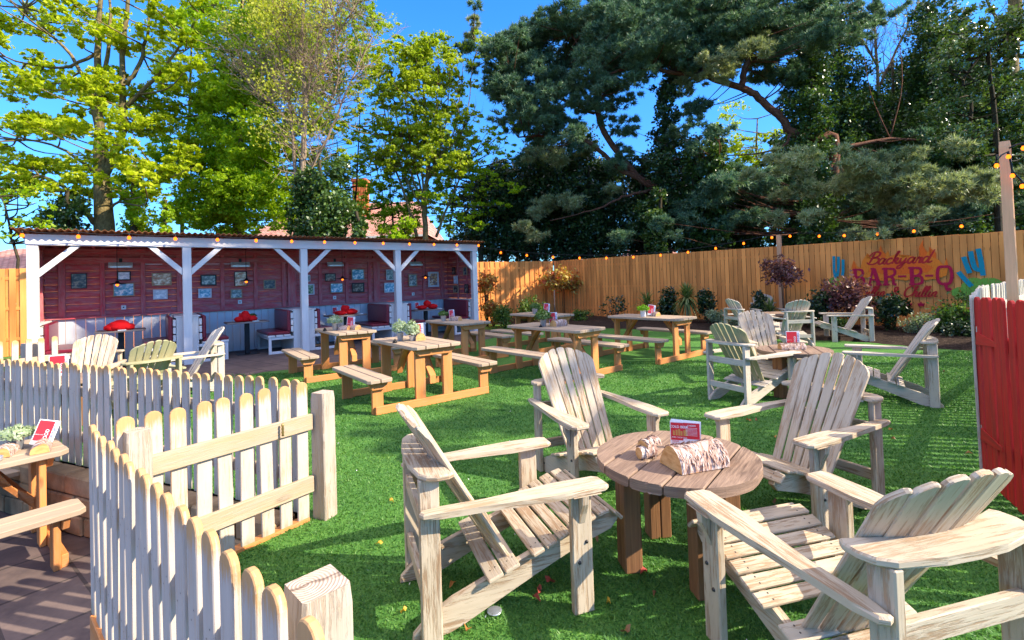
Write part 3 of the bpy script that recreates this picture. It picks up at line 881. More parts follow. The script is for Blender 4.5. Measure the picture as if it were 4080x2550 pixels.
# ------------------------------------------------------------------ white shelter
SAZ = R(-37.5)
POSTS = [-4.775, -2.41, -.04, 2.40, 4.89]
WD = 1.8
def shelter():
    t = thing('open_shelter', 'long open-fronted white timber shelter with red back wall and rusty corrugated roof', 'shelter', O, SAZ)
    for p in POSTS:
        MB().box(p - .08, p + .08, .0, .14, 0, 2.495, bev=.006, grain=2).build('post', M['shelterwhite'], t)
    MB().box(-4.87, 4.99, -.012, .10, 2.497, 2.70, bev=.006, grain=0).build('beam', M['shelterwhite'], t)
    for i, p in enumerate(POSTS):
        for sg in ((1,) if i == 0 else (-1,) if i == 4 else (-1, 1)):
            pts = [(p + sg * a, b) for a, b in ((.081, 1.90), (.67, 2.494), (.53, 2.494), (.081, 2.05))]
            MB().prism(pts, -.09, -.03, XZ, bev=.005, grain=0).build('brace', M['shelterwhite'], t)
    # corrugated roof
    mb = MB(); n = 97 * 8; pitch = 10.15 / 97
    for zo in (0, .007):
        prev = None
        for i in range(n + 1):
            s = -5.02 + 10.15 * i / n
            z = .017 * math.sin(2 * math.pi * (s + 5.02) / pitch) + zo
            cur = ((s, -.23, 2.775 + z), (s, 2.1, 2.62 + z))
            if prev:
                q = [prev[0], cur[0], cur[1], prev[1]]
                mb.quads([q if zo else q[::-1]])
                if zo == 0: mb.quads([[prev[0], cur[0], (cur[0][0], -.23, cur[0][2] + .007), (prev[0][0], -.23, prev[0][2] + .007)]])
            prev = cur
    mb.sm = [True] * len(mb.sm)
    mb.build('roof', M['rust'], t)
    mb = MB()
    for s in np.arange(-4.6, 4.9, .6): mb.box(s - .022, s + .022, .1, WD, 2.56, 2.70, bev=.003, grain=1)
    mb.build('rafters', M['redwall'], t)
    MB().box(-4.85, 4.97, WD - .12, WD + .02, 2.44, 2.56, grain=0).build('wall_plate', M['redwall'], t)
    MB().box(-4.85, 4.97, WD - .10, WD - .02, 2.25, 2.37, grain=0).build('wall_plate', M['redwall'], t)
    # lap boards of back wall
    def laps(x0, x1, M_, z0=1.06, z1=2.6):
        mb = MB(); z = z0
        while z < z1:
            pts = [(0, 0), (.032, .006), (.040, .05), (.034, .11), (.018, .143), (0, .143)]
            segs = [x0]
            while segs[-1] < x1 - 2.8: segs.append(segs[-1] + random.uniform(1.6, 2.6))
            segs.append(x1)
            for a, b in zip(segs[:-1], segs[1:]):
                mb.prism([(p[0], z + p[1]) for p in pts], a, b, M_, bev=0, grain=2)
            z += .145
        return mb
    Bk = basis((0, -1, 0), (0, 0, 1), (1, 0, 0), (0, WD, 0))
    laps(-4.85, 4.97, Bk).build('back_wall', M['redwall'], t)
    mb = MB()
    for s, w in ((-4.54, .12), (-3.87, .09), (-3.15, .09), (-2.46, .10), (-1.56, .09), (-.81, .09), (-.13, .10), (.08, .22), (.82, .09), (1.57, .09), (2.25, .10), (2.47, .20), (3.3, .09), (4.05, .09), (4.72, .13)):
        mb.box(s - w / 2, s + w / 2, WD - .085, WD - .03, 1.07, 2.6, bev=.006, grain=2)
    mb.build('battens', M['redwall'], t)
    MB().box(-4.8, 4.92, WD - .14, WD - .02, 1.035, 1.075, bev=.006, grain=0).build('dado_rail', M['redwall'], t)
    mb = MB(); s = -4.82
    while s < 4.93:
        mb.box(s + .003, min(s + .165, 4.93) - .003, WD - .075, WD - .03, 0, 1.036, bev=.004, grain=2); s += .165
    mb.build('wainscot', M['wainscot'], t)
    for sx, x in ((1, -4.84), (-1, 4.96)):
        Mx = basis((sx, 0, 0), (0, 0, 1), (0, -sx, 0), (x, 0, 0))
        z0, z1 = (.145, WD) if sx > 0 else (-.145, -WD)
        a, b = (-WD, -.145) if sx > 0 else (.145, WD)
        laps(a, b, Mx, z0=1.06).build('side_wall', M['redwall'], t)
        mb = MB(); y = .15
        while y < WD - .08:
            mb.box(*sorted((x, x + sx * .03)), y + .003, min(y + .165, WD - .076) - .003, 0, 1.05, bev=.004, grain=2); y += .165
        mb.build('side_wainscot', M['wainscot'], t)
        mb = MB()
        for y in (.5, 1.05): mb.box(*sorted((x + sx * .04, x + sx * .085)), y - .04, y + .04, 1.05, 2.5, bev=.005, grain=2)
        mb.build('side_battens', M['redwall'], t)
    return t
shelter()
BD = 'shelter'
def sloc(s, w, z=0): return sw(s, w, z)

# booth benches
def booth(label, s, sg, pw, y0=.2, ln=1.42):
    """back plane at s, facing sg along the shelter"""
    t = thing('booth_bench', label, 'booth bench', sloc(s, y0), SAZ if sg > 0 else SAZ + math.pi, 'padded booth benches in the shelter')
    ya, yb = (0, ln) if sg > 0 else (-ln, 0)
    mb = MB(); y = ya
    while y < yb - .01:
        mb.box(-.035, -.004, y + .002, min(y + .145, yb) - .002, 0, 1.0, bev=.003, grain=2); y += .1425
    mb.box(-pw, -.0355, (ya if sg > 0 else yb - .03), (ya + .03 if sg > 0 else yb), 0, .998, bev=.003, grain=2)
    mb.box(-pw, .03, ya, yb, 1.001, 1.03, bev=.004, grain=1)
    mb.build('back_panel', M['shelterwhite'], t)
    mb = MB()
    for z in (.50, .66, .82): mb.box(.003, .055, ya - .012, yb + .012, z, z + .135, bev=.006, grain=1)
    mb.build('back_slats', M['shelterwhite'], t)
    mb = MB()
    for x in (.06, .235, .41): mb.box(x, x + .155, ya - .014, yb + .014, .40, .445, bev=.006, grain=1)
    mb.build('seat_slats', M['shelterwhite'], t)
    mb = MB()
    for y in (ya, yb - .06):
        mb.box(.49, .55, y, y + .06, 0, .398, grain=2)
        mb.box(.0, .489, y, y + .05, .0, .06, grain=0)
        mb.box(.0, .489, y, y + .05, .335, .398, grain=0)
    mb.box(.5, .54, ya + .061, yb - .061, .335, .396, grain=1)
    mb.build('frame', M['shelterwhite'], t)
    MB().box(.058, .135, ya + .0, yb, .512, 1.02, bev=.022).build('back_cushion', M['cushion'], t)
    MB().box(.07, .565, ya + .0, yb, .448, .515, bev=.02).build('seat_cushion', M['cushion'], t)
    return t
booth('red padded booth bench against the left end wall, catching the sun', -4.72, 1, .06)
booth('padded booth bench backing onto the second post from the left, facing left', -2.61, -1, .2)
booth('padded booth bench backing onto the second post from the left, facing right', -2.20, 1, .2)
booth('padded booth bench left of the middle post, its cushion facing left', -.27, -1, .24)
booth('padded booth bench right of the middle post, mostly behind a picnic table', .23, 1, .24)
booth('maroon padded booth bench left of the fourth post', 2.25, -1, .23)
booth('padded booth bench right of the fourth post', 2.72, 1, .23)
booth('maroon padded booth bench against the right end wall of the shelter', 4.80, -1, .06)

def booth_table(label, s, lx=.84):
    t = thing('booth_table', label, 'table', sloc(s, .85), SAZ, 'pedestal tables in the shelter')
    MB().prism([(-lx / 2, -.32), (lx / 2 - .06, -.32), (lx / 2, -.26), (lx / 2, .32), (-lx / 2 + .0, .32)], .752, .785, bev=.005).build('table_top', M['boothtop'], t)
    MB().box(-.05, .05, -.05, .05, .014, .751, bev=.006).build('pedestal', M['black'], t)
    MB().box(-.23, .23, -.23, .23, 0, .014, bev=.004).build('base_plate', M['black'], t)
for lab, s, lx in (('booth table in the leftmost bay with a domed red cloth bundle', -3.54, .84), ('booth table in the second bay from the left beside a small plant', -1.17, .90), ('booth table in the third bay, behind the front picnic tables', 1.22, 1.0), ('booth table in the rightmost bay of the shelter', 3.62, 1.0)):
    booth_table(lab, s, lx)

def lump(name, label, loc, blobs, m, seed, cat='cloth'):
    bm = bmesh.new()
    rr = random.Random(seed)
    for (x, y, z, rx, ry, rz) in blobs:
        r = bmesh.ops.create_icosphere(bm, subdivisions=3, radius=1)
        ph = [rr.uniform(0, 6) for _ in range(6)]
        for v in r['verts']:
            c = v.co
            k = 1 + .10 * math.sin(5 * c.x + ph[0]) * math.cos(4 * c.y + ph[1]) + .06 * math.sin(9 * c.z + ph[2] + 3 * c.x)
            v.co = Vector((x + c.x * rx * k, y + c.y * ry * k, max(z + c.z * rz * k, 0.001)))
    me = bpy.data.meshes.new(name); bm.to_mesh(me); bm.free()
    me.polygons.foreach_set('use_smooth', [True] * len(me.polygons)); me.materials.append(m)
    o = link(name, me); o.location = loc; o.rotation_euler = (0, 0, -SAZ); o.scale = (1.3, 1.3, 1.3)
    return tag(o, label, cat, 'red cloth bundles on the booth tables')
lump('cloth_bundle', 'domed bright red cloth bundle on the leftmost booth table', sloc(-3.56, .72, .786), [(0, 0, .07, .15, .12, .09), (-.10, .01, .05, .10, .10, .06), (.10, 0, .05, .10, .1, .06), (.0, .02, .11, .08, .08, .06)], M['redcloth'], 1)
lump('cloth_bundle', 'bright red cloth bundle next to a small plant on the second booth table', sloc(-1.22, .72, .786), [(0, 0, .08, .09, .09, .09), (-.10, 0, .05, .08, .08, .055), (.11, 0, .05, .09, .08, .055), (0, 0, .15, .06, .06, .05)], M['redcloth'], 2)
lump('cloth_bundle', 'three-lobed red cloth bundle on the third booth table', sloc(1.20, .72, .786), [(-.03, 0, .13, .09, .08, .08), (-.12, 0, .05, .12, .09, .05), (.10, 0, .06, .13, .09, .06)], M['redcloth'], 3)
lump('cloth_bundle', 'three-lobed red cloth bundle on the rightmost booth table', sloc(3.62, .72, .786), [(-.0, 0, .13, .09, .08, .08), (-.14, 0, .05, .12, .09, .05), (.14, 0, .06, .12, .09, .06)], M['redcloth'], 4)
for lab, s in (('white napkin parcel on the leftmost booth table', -3.52), ('white napkin parcel on the second booth table', -1.02), ('white napkin parcel on the third booth table', 1.52), ('white napkin parcel on the rightmost booth table', 3.95)):
    o = MB().box(-.07, .07, -.035, .035, 0, .018, bev=.005).build('napkin', M['plastic']); o.location = sloc(s, .58, .786); o.rotation_euler = (0, 0, -SAZ + .15); tag(o, lab, 'napkin')

# framed pictures
def _pic(c1, c2, c3, sc=7):
    def b(n):
        ns = n.noise(n.objmap((1, 1, 1.6)), sc, 5, .65)
        n.p(n.ramp(ns, [(.36, c1), (.5, c2), (.62, tuple(min(1, x * 1.5) for x in c3))]), .22, None, .4)
    return b
PM = [mat('print_%d' % i, _pic(*c)) for i, c in enumerate((((.02, .03, .05), (.06, .09, .12), (.20, .20, .16)), ((.42, .46, .52), (.66, .70, .78), (.8, .84, .9)), ((.04, .20, .34), (.16, .48, .66), (.7, .75, .75)), ((.45, .08, .02), (.55, .42, .28), (.7, .62, .5)), ((.05, .10, .12), (.15, .24, .26), (.40, .44, .42)), ((.02, .05, .03), (.06, .16, .08), (.40, .42, .30)), ((.04, .03, .03), (.10, .08, .07), (.30, .24, .18)), ((.05, .18, .34), (.55, .25, .08), (.6, .55, .45))))]
def picture(label, a, b, fr, pm, fw=.022, Mw=None):
    s0, z1 = a; s1, z0 = b
    if Mw is None:
        t = thing('framed_picture', label, 'picture', sloc((s0 + s1) / 2, WD - .088, (z0 + z1) / 2), SAZ, 'framed pictures on the shelter walls')
    else:
        t = thing('framed_picture', label, 'picture', sloc(4.86, (s0 + s1) / 2, (z0 + z1) / 2), SAZ - math.pi / 2 + math.pi, 'framed pictures on the shelter walls')
    w, h = abs(s1 - s0) / 2, abs(z1 - z0) / 2
    mb = MB()
    mb.box(-w, w, -.022, 0, h - fw, h, bev=.002); mb.box(-w, w, -.022, 0, -h, -h + fw, bev=.002)
    mb.box(-w, -w + fw, -.022, 0, -h + fw, h - fw, bev=.002); mb.box(w - fw, w, -.022, 0, -h + fw, h - fw, bev=.002)
    mb.build('frame', M[fr], t)
    MB().box(-w + fw, w - fw, -.012, -.002, -h + fw, h - fw, bev=0).build('print', pm, t)
PICS = [('dark seascape print nearest the left end of the shelter', (-4.39, 2.02), (-4.13, 1.69), 'frame_black', 0, .012), ('small white certificate in a black frame above a larger blue picture', (-3.62, 2.06), (-3.37, 1.85), 'frame_black', 1, .025), ('wide pale blue picture below the white certificate', (-3.69, 1.79), (-3.31, 1.49), 'frame_wood', 2, .02), ('oak framed sepia picture with an orange figure', (-2.99, 2.01), (-2.61, 1.71), 'frame_wood', 3, .02), ('small pale framed grey picture below the sepia one', (-2.97, 1.62), (-2.69, 1.39), 'frame_white', 1, .03), ('black framed picture just right of the second post', (-2.03, 1.95), (-1.69, 1.68), 'frame_black', 4, .03), ('small white framed landscape below the black framed one', (-2.08, 1.61), (-1.80, 1.38), 'frame_white', 2, .03), ('upright dark framed sepia picture behind the second lamp', (-1.30, 2.02), (-1.01, 1.64), 'frame_black', 3, .018), ('small green framed picture above the second socket', (-1.39, 1.57), (-1.13, 1.34), 'frame_wood', 4, .018), ('small brass framed dark picture left of the middle post', (-.63, 1.79), (-.34, 1.55), 'frame_wood', 0, .016), ('narrow picture half hidden by the middle post, upper one', (.30, 1.90), (.55, 1.72), 'frame_white', 4, .02), ('green landscape half hidden by the middle post, lower one', (.28, 1.65), (.65, 1.35), 'frame_white', 5, .03), ('dark faded picture high up in the third bay', (.95, 1.93), (1.24, 1.71), 'frame_black', 6, .018), ('teal landscape picture above the third socket', (1.09, 1.65), (1.44, 1.38), 'frame_wood', 2, .014), ('blue night scene picture in a pale frame', (1.70, 2.05), (2.08, 1.73), 'frame_wood', 2, .02), ('thick black framed picture below the blue night scene', (1.70, 1.64), (2.07, 1.36), 'frame_black', 6, .035), ('pale print left of the fourth post, upper one', (2.76, 2.02), (3.0, 1.70), 'frame_white', 4, .016), ('white framed blue sky picture half behind the fourth post', (2.69, 1.62), (3.06, 1.32), 'frame_white', 2, .03), ('gilt upright picture right of the fourth post', (3.50, 1.86), (3.79, 1.48), 'frame_wood', 4, .026), ('bright sunset picture in a wide pale frame at the right end', (4.18, 1.93), (4.57, 1.44), 'frame_white', 7, .055)]
for lab, a, b, fr, pm, fw in PICS: picture(lab, a, b, fr, PM[pm], fw)
for lab, a, b, fr, pm in (('small black frame high on the right end wall', (1.30, 2.05), (1.12, 1.82), 'frame_black', 6), ('white card in the middle of the right end wall', (1.21, 1.78), (.98, 1.52), 'frame_white', 1), ('small dark frame low on the right end wall, rear one', (1.25, 1.46), (.95, 1.23), 'frame_wood', 6), ('black frame low on the right end wall, front one', (.57, 1.5), (.36, 1.22), 'frame_black', 6), ('dark frame high on the right end wall, nearest the post', (.62, 2.04), (.40, 1.78), 'frame_wood', 0)):
    picture(lab, a, b, fr, PM[pm], .02, Mw=1)

for i, (lab, s) in enumerate((('patio heater strip in the leftmost bay', -3.55), ('patio heater strip in the second bay from the left', -1.165), ('patio heater strip in the third bay', 1.225), ('patio heater strip in the rightmost bay', 3.735))):
    t = thing('wall_heater', 'white ' + lab, 'heater', sloc(s, WD - .10, 2.13), SAZ, 'heater strips under the shelter roof')
    MB().prism([(0, 0), (-.11, .0), (-.12, .05), (-.02, .13), (0, .13)], -.215, .215, basis((0, 1, 0), (0, 0, 1), (1, 0, 0)), bev=.006, grain=2).build('housing', M['heater'], t)
    MB().box(-.18, .18, -.122, -.112, .012, .036, bev=.002).build('element', M['zinc'], t)
    MB().box(-.03, .03, -.02, .04, .13, .22, bev=.003).build('bracket', M['black'], t)
for lab, s in (('leftmost', -3.51), ('second', -1.18), ('third', 1.21), ('rightmost', 3.66)):
    t = thing('wall_socket', 'square white wall socket in the %s bay' % lab, 'socket', sloc(s, WD - .045, 1.24), SAZ, 'white sockets on the red wall')
    MB().box(-.045, .045, -.03, 0, -.05, .05, bev=.008).build('plate', M['plastic'], t)
    MB().box(-.014, .014, -.034, -.03, -.014, .014, bev=.002).build('switch', M['black'], t)
for lab, s in (('leftmost', -3.60), ('second', -1.11), ('third', 1.27), ('rightmost', 3.83)):
    t = thing('pendant_lamp', 'lit pendant lamp with a flat dark shade in the %s bay' % lab, 'lamp', sloc(s, 1.2, 1.76), SAZ, 'pendant lamps in the shelter')
    MB().tube([(0, 0, .05), (0, 0, .82)], .006, 6).build('cord', M['black'], t)
    MB().lathe([(.0, .075), (.03, .07), (.035, .045), (.06, .03), (.15, .012), (.155, .0), (.15, .004), (.05, .02), (.0, .03)], seg=20).build('lamp_shade', M['black'], t)
    MB().lathe([(.0, -.045), (.02, -.038), (.03, -.015), (.022, .01), (.012, .024)], seg=10).build('bulb', M['bulb'], t)

# ------------------------------------------------------------------ festoon lights
def festoon(label, pts, idx, sc=1.0):
    t = thing('string_light', label, 'string lights', pts[0])
    o = Vector(pts[0])
    rel = [Vector(p) - o for p in pts]
    mb = MB().tube(rel, .008, 5); mb.build('cable', M['black'], t)
    for i in idx:
        p = rel[i]
        s = MB().lathe([(.0, 0), (.016, -.0), (.018, -.05), (.0, -.052)], seg=8).build('socket', M['black'], t); s.location = p
        b = MB().lathe([(.016, 0), (.028, -.02), (.033, -.04), (.026, -.062), (.0, -.075)], seg=10).build('bulb', M['bulb'], t); b.location = p + Vector((0, 0, -.05 * sc)); b.scale = (sc, sc, sc); s.scale = (sc, sc, sc)
        c = MB().lathe([(.0, .0), (.010, -.01), (.010, -.03), (0, -.04)], seg=6).build('filament', M['bulbcore'], b); c.location = (0, 0, -.015); 
    return t
def sagline(a, b, n, sag):
    a, b = Vector(a), Vector(b)
    return [a + (b - a) * (i / n) - Vector((0, 0, sag * 4 * (i / n) * (1 - i / n))) for i in range(n + 1)]
pts = []
for i in range(53):
    s = -4.87 + 9.75 * i / 52
    pts.append(sw(s, -.24, 2.735 - .035 * math.sin(math.pi * ((i % 4) / 4))))
lit = [i for i in range(0, 53, 4)]
festoon('festoon of amber bulbs clipped along the front edge of the shelter roof', pts, lit)
P0 = sw(4.98, -.24, 2.60)
PIL = FA + FD * 8.32 + FN * .03 + Vector((0, 0, 2.68))
PT = Vector((4.60, 4.56, 2.56))
l2 = sagline(P0, PIL, 44, .42)
festoon('festoon of amber bulbs sagging from the shelter to the fence pillar', l2, list(range(3, 44, 4)))
END3 = FA + FD * 13.7 + FN * .06 + Vector((0, 0, 2.72))
l3 = sagline(PIL, END3, 38, .17)
festoon('festoon of amber bulbs along the top of the mural fence', l3, [2, 7, 11, 16, 21, 27, 32, 36])
pp = lambda x, y, Y=4.5: at(x / 1.6866, y / 1.6866, Y)
festoon('festoon of amber bulbs tied round the top of the tall timber post', [pp(3972, 615), pp(3970, 640), pp(3990, 618), pp(4017, 604), pp(4026, 640), pp(4033, 680), pp(4050, 700), pp(4072, 722), pp(4130, 770), pp(4250, 830)], [1, 3, 5, 7, 8], .55)
festoon('upper festoon of amber bulbs leaving the tall post to the right', [pp(4022, 590), pp(4050, 576), pp(4077, 570), pp(4150, 560), pp(4300, 540)], [2, 3, 4], .55)

# ------------------------------------------------------------------ picnic tables
def picnic(label, x, y, az, L, z=0):
    t = thing('picnic_table', label, 'picnic table', (x, y, z), az, 'wooden picnic tables with fixed benches')
    def planks(x0, n, w, gap, z0, z1, ch):
        mb = MB()
        for i in range(n):
            a = x0 + i * (w + gap); b = a + w
            e0 = ch if i == 0 else 0; e1 = ch if i == n - 1 else 0
            yy = random.uniform(-.006, .006)
            pts = [(a + e0, -L + yy), (b - e1, -L + yy)]
            if e1: pts += [(b, -L + e1), (b, L - e1)]
            pts += [(b - e1, L + yy), (a + e0, L + yy)]
            if e0: pts += [(a, L - e0), (a, -L + e0)]
            mb.prism(pts, z0, z1, bev=.006, grain=1)
        return mb
    planks(-.357, 4, .166, .0167, .727, .772, .05).build('tabletop', M['tabletop'], t)
    for sg, x0 in ((-1, -.94), (1, .626)):
        planks(x0, 2, .15, .014, .394, .439, .035).build('bench_seat', M['tabletop'], t)
    fy = L - .085
    for sy in (-1, 1):
        yo, yi = sy * fy, sy * (fy - .045)
        a, b = sorted((yo, yi)); c, d = sorted((yi - sy * .001, yi - sy * .046))
        MB().box(-.821, .821, a, b, 0, .098, bev=.005, grain=0).build('runner', M['pine'], t)
        P = basis((1, 0, 0), (0, 0, 1), (0, -1, 0))
        MB().prism([(-.325, .726), (-.23, .635), (.23, .635), (.325, .726)], -b, -a, P, bev=.005, grain=0).build('cross_bearer', M['pine'], t)
        for sx in (-1, 1):
            MB().box(sx * .20 - .07, sx * .20 + .07, c, d, 0, .725, bev=.005, grain=2).build('table_leg', M['pine'], t)
            MB().box(sx * .775 - .07, sx * .775 + .07, c, d, 0, .392, bev=.005, grain=2).build('bench_leg', M['pine'], t)
            q = [(sx * .65, .393), (sx * .70, .30), (sx * .86, .30), (sx * .915, .393)]
            MB().prism(q, -b, -a, P, bev=.005, grain=0).build('bench_bearer', M['pine'], t)
        # diagonal brace
        y0, y1 = sy * (fy - .092), sy * max(.12, fy - .46)
        pts = [(y0, .26), (y0, .35), (y1, .726), (y1 + sy * .10, .726)] if True else None
        MB().prism([(y0, .25), (y0, .355), (y1, .726), (y1 + sy * .11, .726)], -.045, .045, YZ, bev=.004, grain=0).build('brace', M['pine'], t)
    return t
picnic('nearest picnic table on the lawn, its end facing the viewer, carrying two sage plants', -1.398, 6.845, R(-37.3), .696)
picnic('picnic table in front of the middle shelter post, left of the nearest one', -3.106, 8.941, R(-36), .72)
picnic('picnic table behind the nearest one, close to the fourth shelter post', -1.168, 10.064, R(-38.6), .736)
picnic('long picnic table behind the top of the slatted chair in the centre', .68, 8.273, R(-40), .86)
picnic('farthest picnic table, standing close to the ribbed sunlit fence', .642, 11.327, R(-40), .758)
picnic('picnic table at the right in front of the cordyline plants', 2.716, 9.69, R(-39.7), .824)
picnic('picnic table on the sunken patio cut off by the left edge', -4.488, 3.774, R(38.5), .72, -.5)

# ------------------------------------------------------------------ slatted garden chairs
def chair_parts(kind):
    """local +Y is forward, origin on the ground between the front legs"""
    m = M[kind]; P = []
    def add(name, mb): 
        P.append((name, mb, m))
    # seat rails
    rail = [(-.78, .0), (-.775, .03), (-.71, .09), (-.60, .145), (-.45, .195), (-.33, .232), (-.15, .29), (0, .345), (.12, .388), (.20, .403), (.252, .378), (.262, .34), (.222, .298), (.10, .268), (0, .238), (-.2, .165), (-.45, .066), (-.56, .022), (-.62, 0)]
    for sx in (-1, 1):
        add('seat_rail', MB().prism(rail, sx * .228 - .017, sx * .228 + .017, YZ, bev=.004, grain=0))
    # seat slats
    mb = MB()
    top = [(.262, .345), (.20, .405), (.12, .389), (0, .346), (-.15, .291), (-.33, .234), (-.45, .197), (-.60, .147)]
    def along(d):
        for (a, b), (c, e) in zip(top[:-1], top[1:]):
            L = math.hypot(c - a, e - b)
            if d <= L: return a + (c - a) * d / L, b + (e - b) * d / L, math.atan2(e - b, c - a)
            d -= L
        return top[-1][0], top[-1][1], 0
    ds = [.012, .098, .172, .246, .320, .394, .468, .60, .685]
    for i, d in enumerate(ds):
        y, z, _ = along(d); y2, z2, _ = along(d + .064 + (.014 if i > 6 else 0))
        v = Vector((0, y2 - y, z2 - z)).normalized(); nrm = Vector((1, 0, 0)).cross(v); nrm = nrm if nrm.z > 0 else -nrm
        Mx = basis((1, 0, 0), v, nrm, (0, y, z))
        if Mx.determinant() < 0: Mx = basis((-1, 0, 0), v, nrm, (0, y, z))
        hw = .292 + random.uniform(-.003, .003)
        mb.box(-hw, hw, 0, .062 + (.014 if i > 6 else 0), .001, .020, M=Mx, bev=.005, grain=0)
        for sx in (-1, 1):
            for yy in (.018, .046):
                cx, cy = sx * (.228 + random.uniform(-.006, .006)), yy + random.uniform(-.003, .003)
                mb.quads([[tuple(Mx @ Vector((cx + .0042 * math.cos(a * math.pi / 3), cy + .0042 * math.sin(a * math.pi / 3), .0206))) for a in range(6)]], mat=1)
    add('seat', mb)
    # back slats
    mb = MB()
    b0 = Vector((0, -.335, .20)); dd = Vector((0, -.475, .80)).normalized(); nn = Vector((0, .80, .475)).normalized()
    full = .90
    def Htop(x): return full - .40 + .40 * math.sqrt(max(0, 1 - (x / .338) ** 2))
    for i in range(-3, 4):
        xt = i * .0885; ln = Htop(xt)
        xb, xt = i * .0585, i * .0885 * ln / full + i * .001
        wb, wt = .049, .073
        def ctr(v): return xb + (xt - xb) * v / ln
        def hw(v): return (wb + (wt - wb) * v / ln) / 2
        pts = [(-hw(0), 0), (hw(0), 0)]
        for k in range(9):
            u = 1 - 2 * k / 8
            v = Htop(xt + u * wt / 2) - .010 * abs(u) ** 6
            pts.append((u * hw(v), v))
        # lean of the slat within the fan, bow of the whole back in plan
        ang = math.atan2(xt - xb, ln)
        rot = i * R(5.2)
        X = (Vector((1, 0, 0)) * math.cos(rot) + nn * math.sin(rot)) if i >= 0 else (Vector((1, 0, 0)) * math.cos(rot) + nn * math.sin(rot))
        Yd = (dd + Vector((1, 0, 0)) * math.tan(ang)).normalized()
        X = (X - Yd * X.dot(Yd)).normalized()
        Mx = basis(X, Yd, X.cross(Yd), b0 + Vector((xb, 0, 0)) + nn * (.0042 * i * i))
        mb.prism(pts, -.009, .010, Mx, bev=.004, grain=1)
    add('backrest', mb)
    # curved support across the back
    pts = [(-.315, -.595), (-.25, -.618), (-.16, -.640), (0, -.656), (.16, -.640), (.25, -.618), (.315, -.595), (.332, -.62), (.334, -.67), (.315, -.715), (.27, -.745), (.12, -.768), (0, -.772), (-.12, -.768), (-.27, -.745), (-.315, -.715), (-.334, -.67), (-.332, -.62)]
    add('back_support', MB().prism(pts, .712, .738, bev=.006, grain=0))
    for sx in (-1, 1):
        add('rear_leg', MB().box(*sorted((sx * .25, sx * .286)), -.745, -.655, 0, .711, bev=.005, grain=2))
        add('front_leg', MB().box(*sorted((sx * .320, sx * .358)), -.052, .052, 0, .56, bev=.005, grain=2)
            .prism([(sx * .359, .559), (sx * .405, .559), (sx * .40, .52), (sx * .375, .47), (sx * .359, .42)], -.018, .018, basis((1, 0, 0), (0, 0, 1), (0, -1, 0)), bev=.003, grain=1)
            .box(*sorted((sx * .275, sx * .405)), -.06, .085, .536 if False else .5605, .561, bev=0))
        ao = [(.262, .105), (.285, .134), (.375, .138), (.398, .11), (.400, -.10), (.388, -.26), (.368, -.45), (.352, -.66), (.34, -.735), (.315, -.750), (.292, -.74), (.287, -.66), (.293, -.45), (.280, -.26), (.264, -.12)]
        add('armrest', MB().prism([(sx * a, b) for a, b in ao], .562, .589, bev=.007, grain=1))
    add('cross_bar', MB().box(-.249, .249, -.735, -.705, .475, .55, bev=.004, grain=0))
    add('cross_bar', MB().box(-.249, .249, -.735, -.705, .17, .24, bev=.004, grain=0))
    return P
BOLT = MB().lathe([(0, .006), (.006, .006), (.009, .0), (.009, -.002)], seg=8)
def make_chair(kind):
    objs = []
    for name, mb, m in chair_parts(kind):
        o = mb.build(name, [m, M['iron']])
        objs.append((name, o.data)); bpy.data.objects.remove(o)
    return objs
bo = BOLT.build('bolt', M['iron']); BOLTM = bo.data; bpy.data.objects.remove(bo)
CH = {}
def chair(label, x, y, az, kind='chair', seed=0, lean=0):
    key = (kind, seed)
    if key not in CH:
        random.seed(100 + seed * 7 + len(kind)); CH[key] = make_chair(kind)
    t = thing('garden_chair', label, 'garden chair', (x, y, 0), az, 'slatted whitewashed garden chairs')
    for name, me in CH[key]:
        o = link(name, me, t)
        if name == 'front_leg':
            sx = 1 if sum(v.co.x for v in me.vertices) > 0 else -1
            for zy, zz in ((.02, .33), (-.02, .24)):
                b = link('bolt', BOLTM, o); b.location = (sx * .359, zy, zz); b.rotation_euler = (0, R(90) * sx, 0)
        if name == 'seat_rail':
            sx = 1 if sum(v.co.x for v in me.vertices) > 0 else -1
            b = link('bolt', BOLTM, o); b.location = (sx * .2455, -.66, .07); b.rotation_euler = (0, R(90) * sx, 0)
    return t
chair('slatted chair facing right at the left side of the near round table, seen in profile', .17, 2.646, 1.226, seed=1)
chair('slatted chair facing the viewer beyond the left of the near round table', .689, 3.491, 2.754, seed=2)
chair('peeling slatted chair facing left beyond the right of the near round table', 1.6, 3.164, 4.282, seed=3)
chair('largest slatted chair in the bottom right corner, seen from behind', 1.149, 2.185, -.246, seed=4)
chair('slatted chair seen from behind with an algae-green back, left of the middle round table', 3.21, 6.242, 1.12, 'chair_cool', 5)
chair('slatted chair facing the viewer behind the middle round table', 3.70, 6.95, R(186), seed=6)
chair('slatted chair in profile facing left, right of the middle round table', 4.252, 6.081, 5.344, 'chair_cool', 7)
chair('far slatted chair seen squarely from behind near the flower bed', 6.026, 10.957, .031, 'chair_cool', 8)
chair('far slatted chair in profile facing left in front of the mural', 7.101, 10.961, 5.062, 'chair_cool', 9)
chair('far slatted chair facing right, mostly hidden behind a nearer chair back', 5.88, 11.68, R(80), 'chair_cool', 7)
chair('farthest slatted chair facing the viewer behind the far round table', 6.80, 12.85, R(190), 'chair_cool', 8)
chair('sunlit slatted chair facing the viewer behind the long picket fence', -5.735, 6.40, R(155.8), seed=10)
chair('greenish slatted chair seen from behind over the long picket fence', -5.05, 6.35, R(-62), 'chair_green', 11)
chair('pale blue-grey slatted chair in profile facing left behind the long picket fence', -5.25, 7.30, R(228), 'chair_cool', 9)
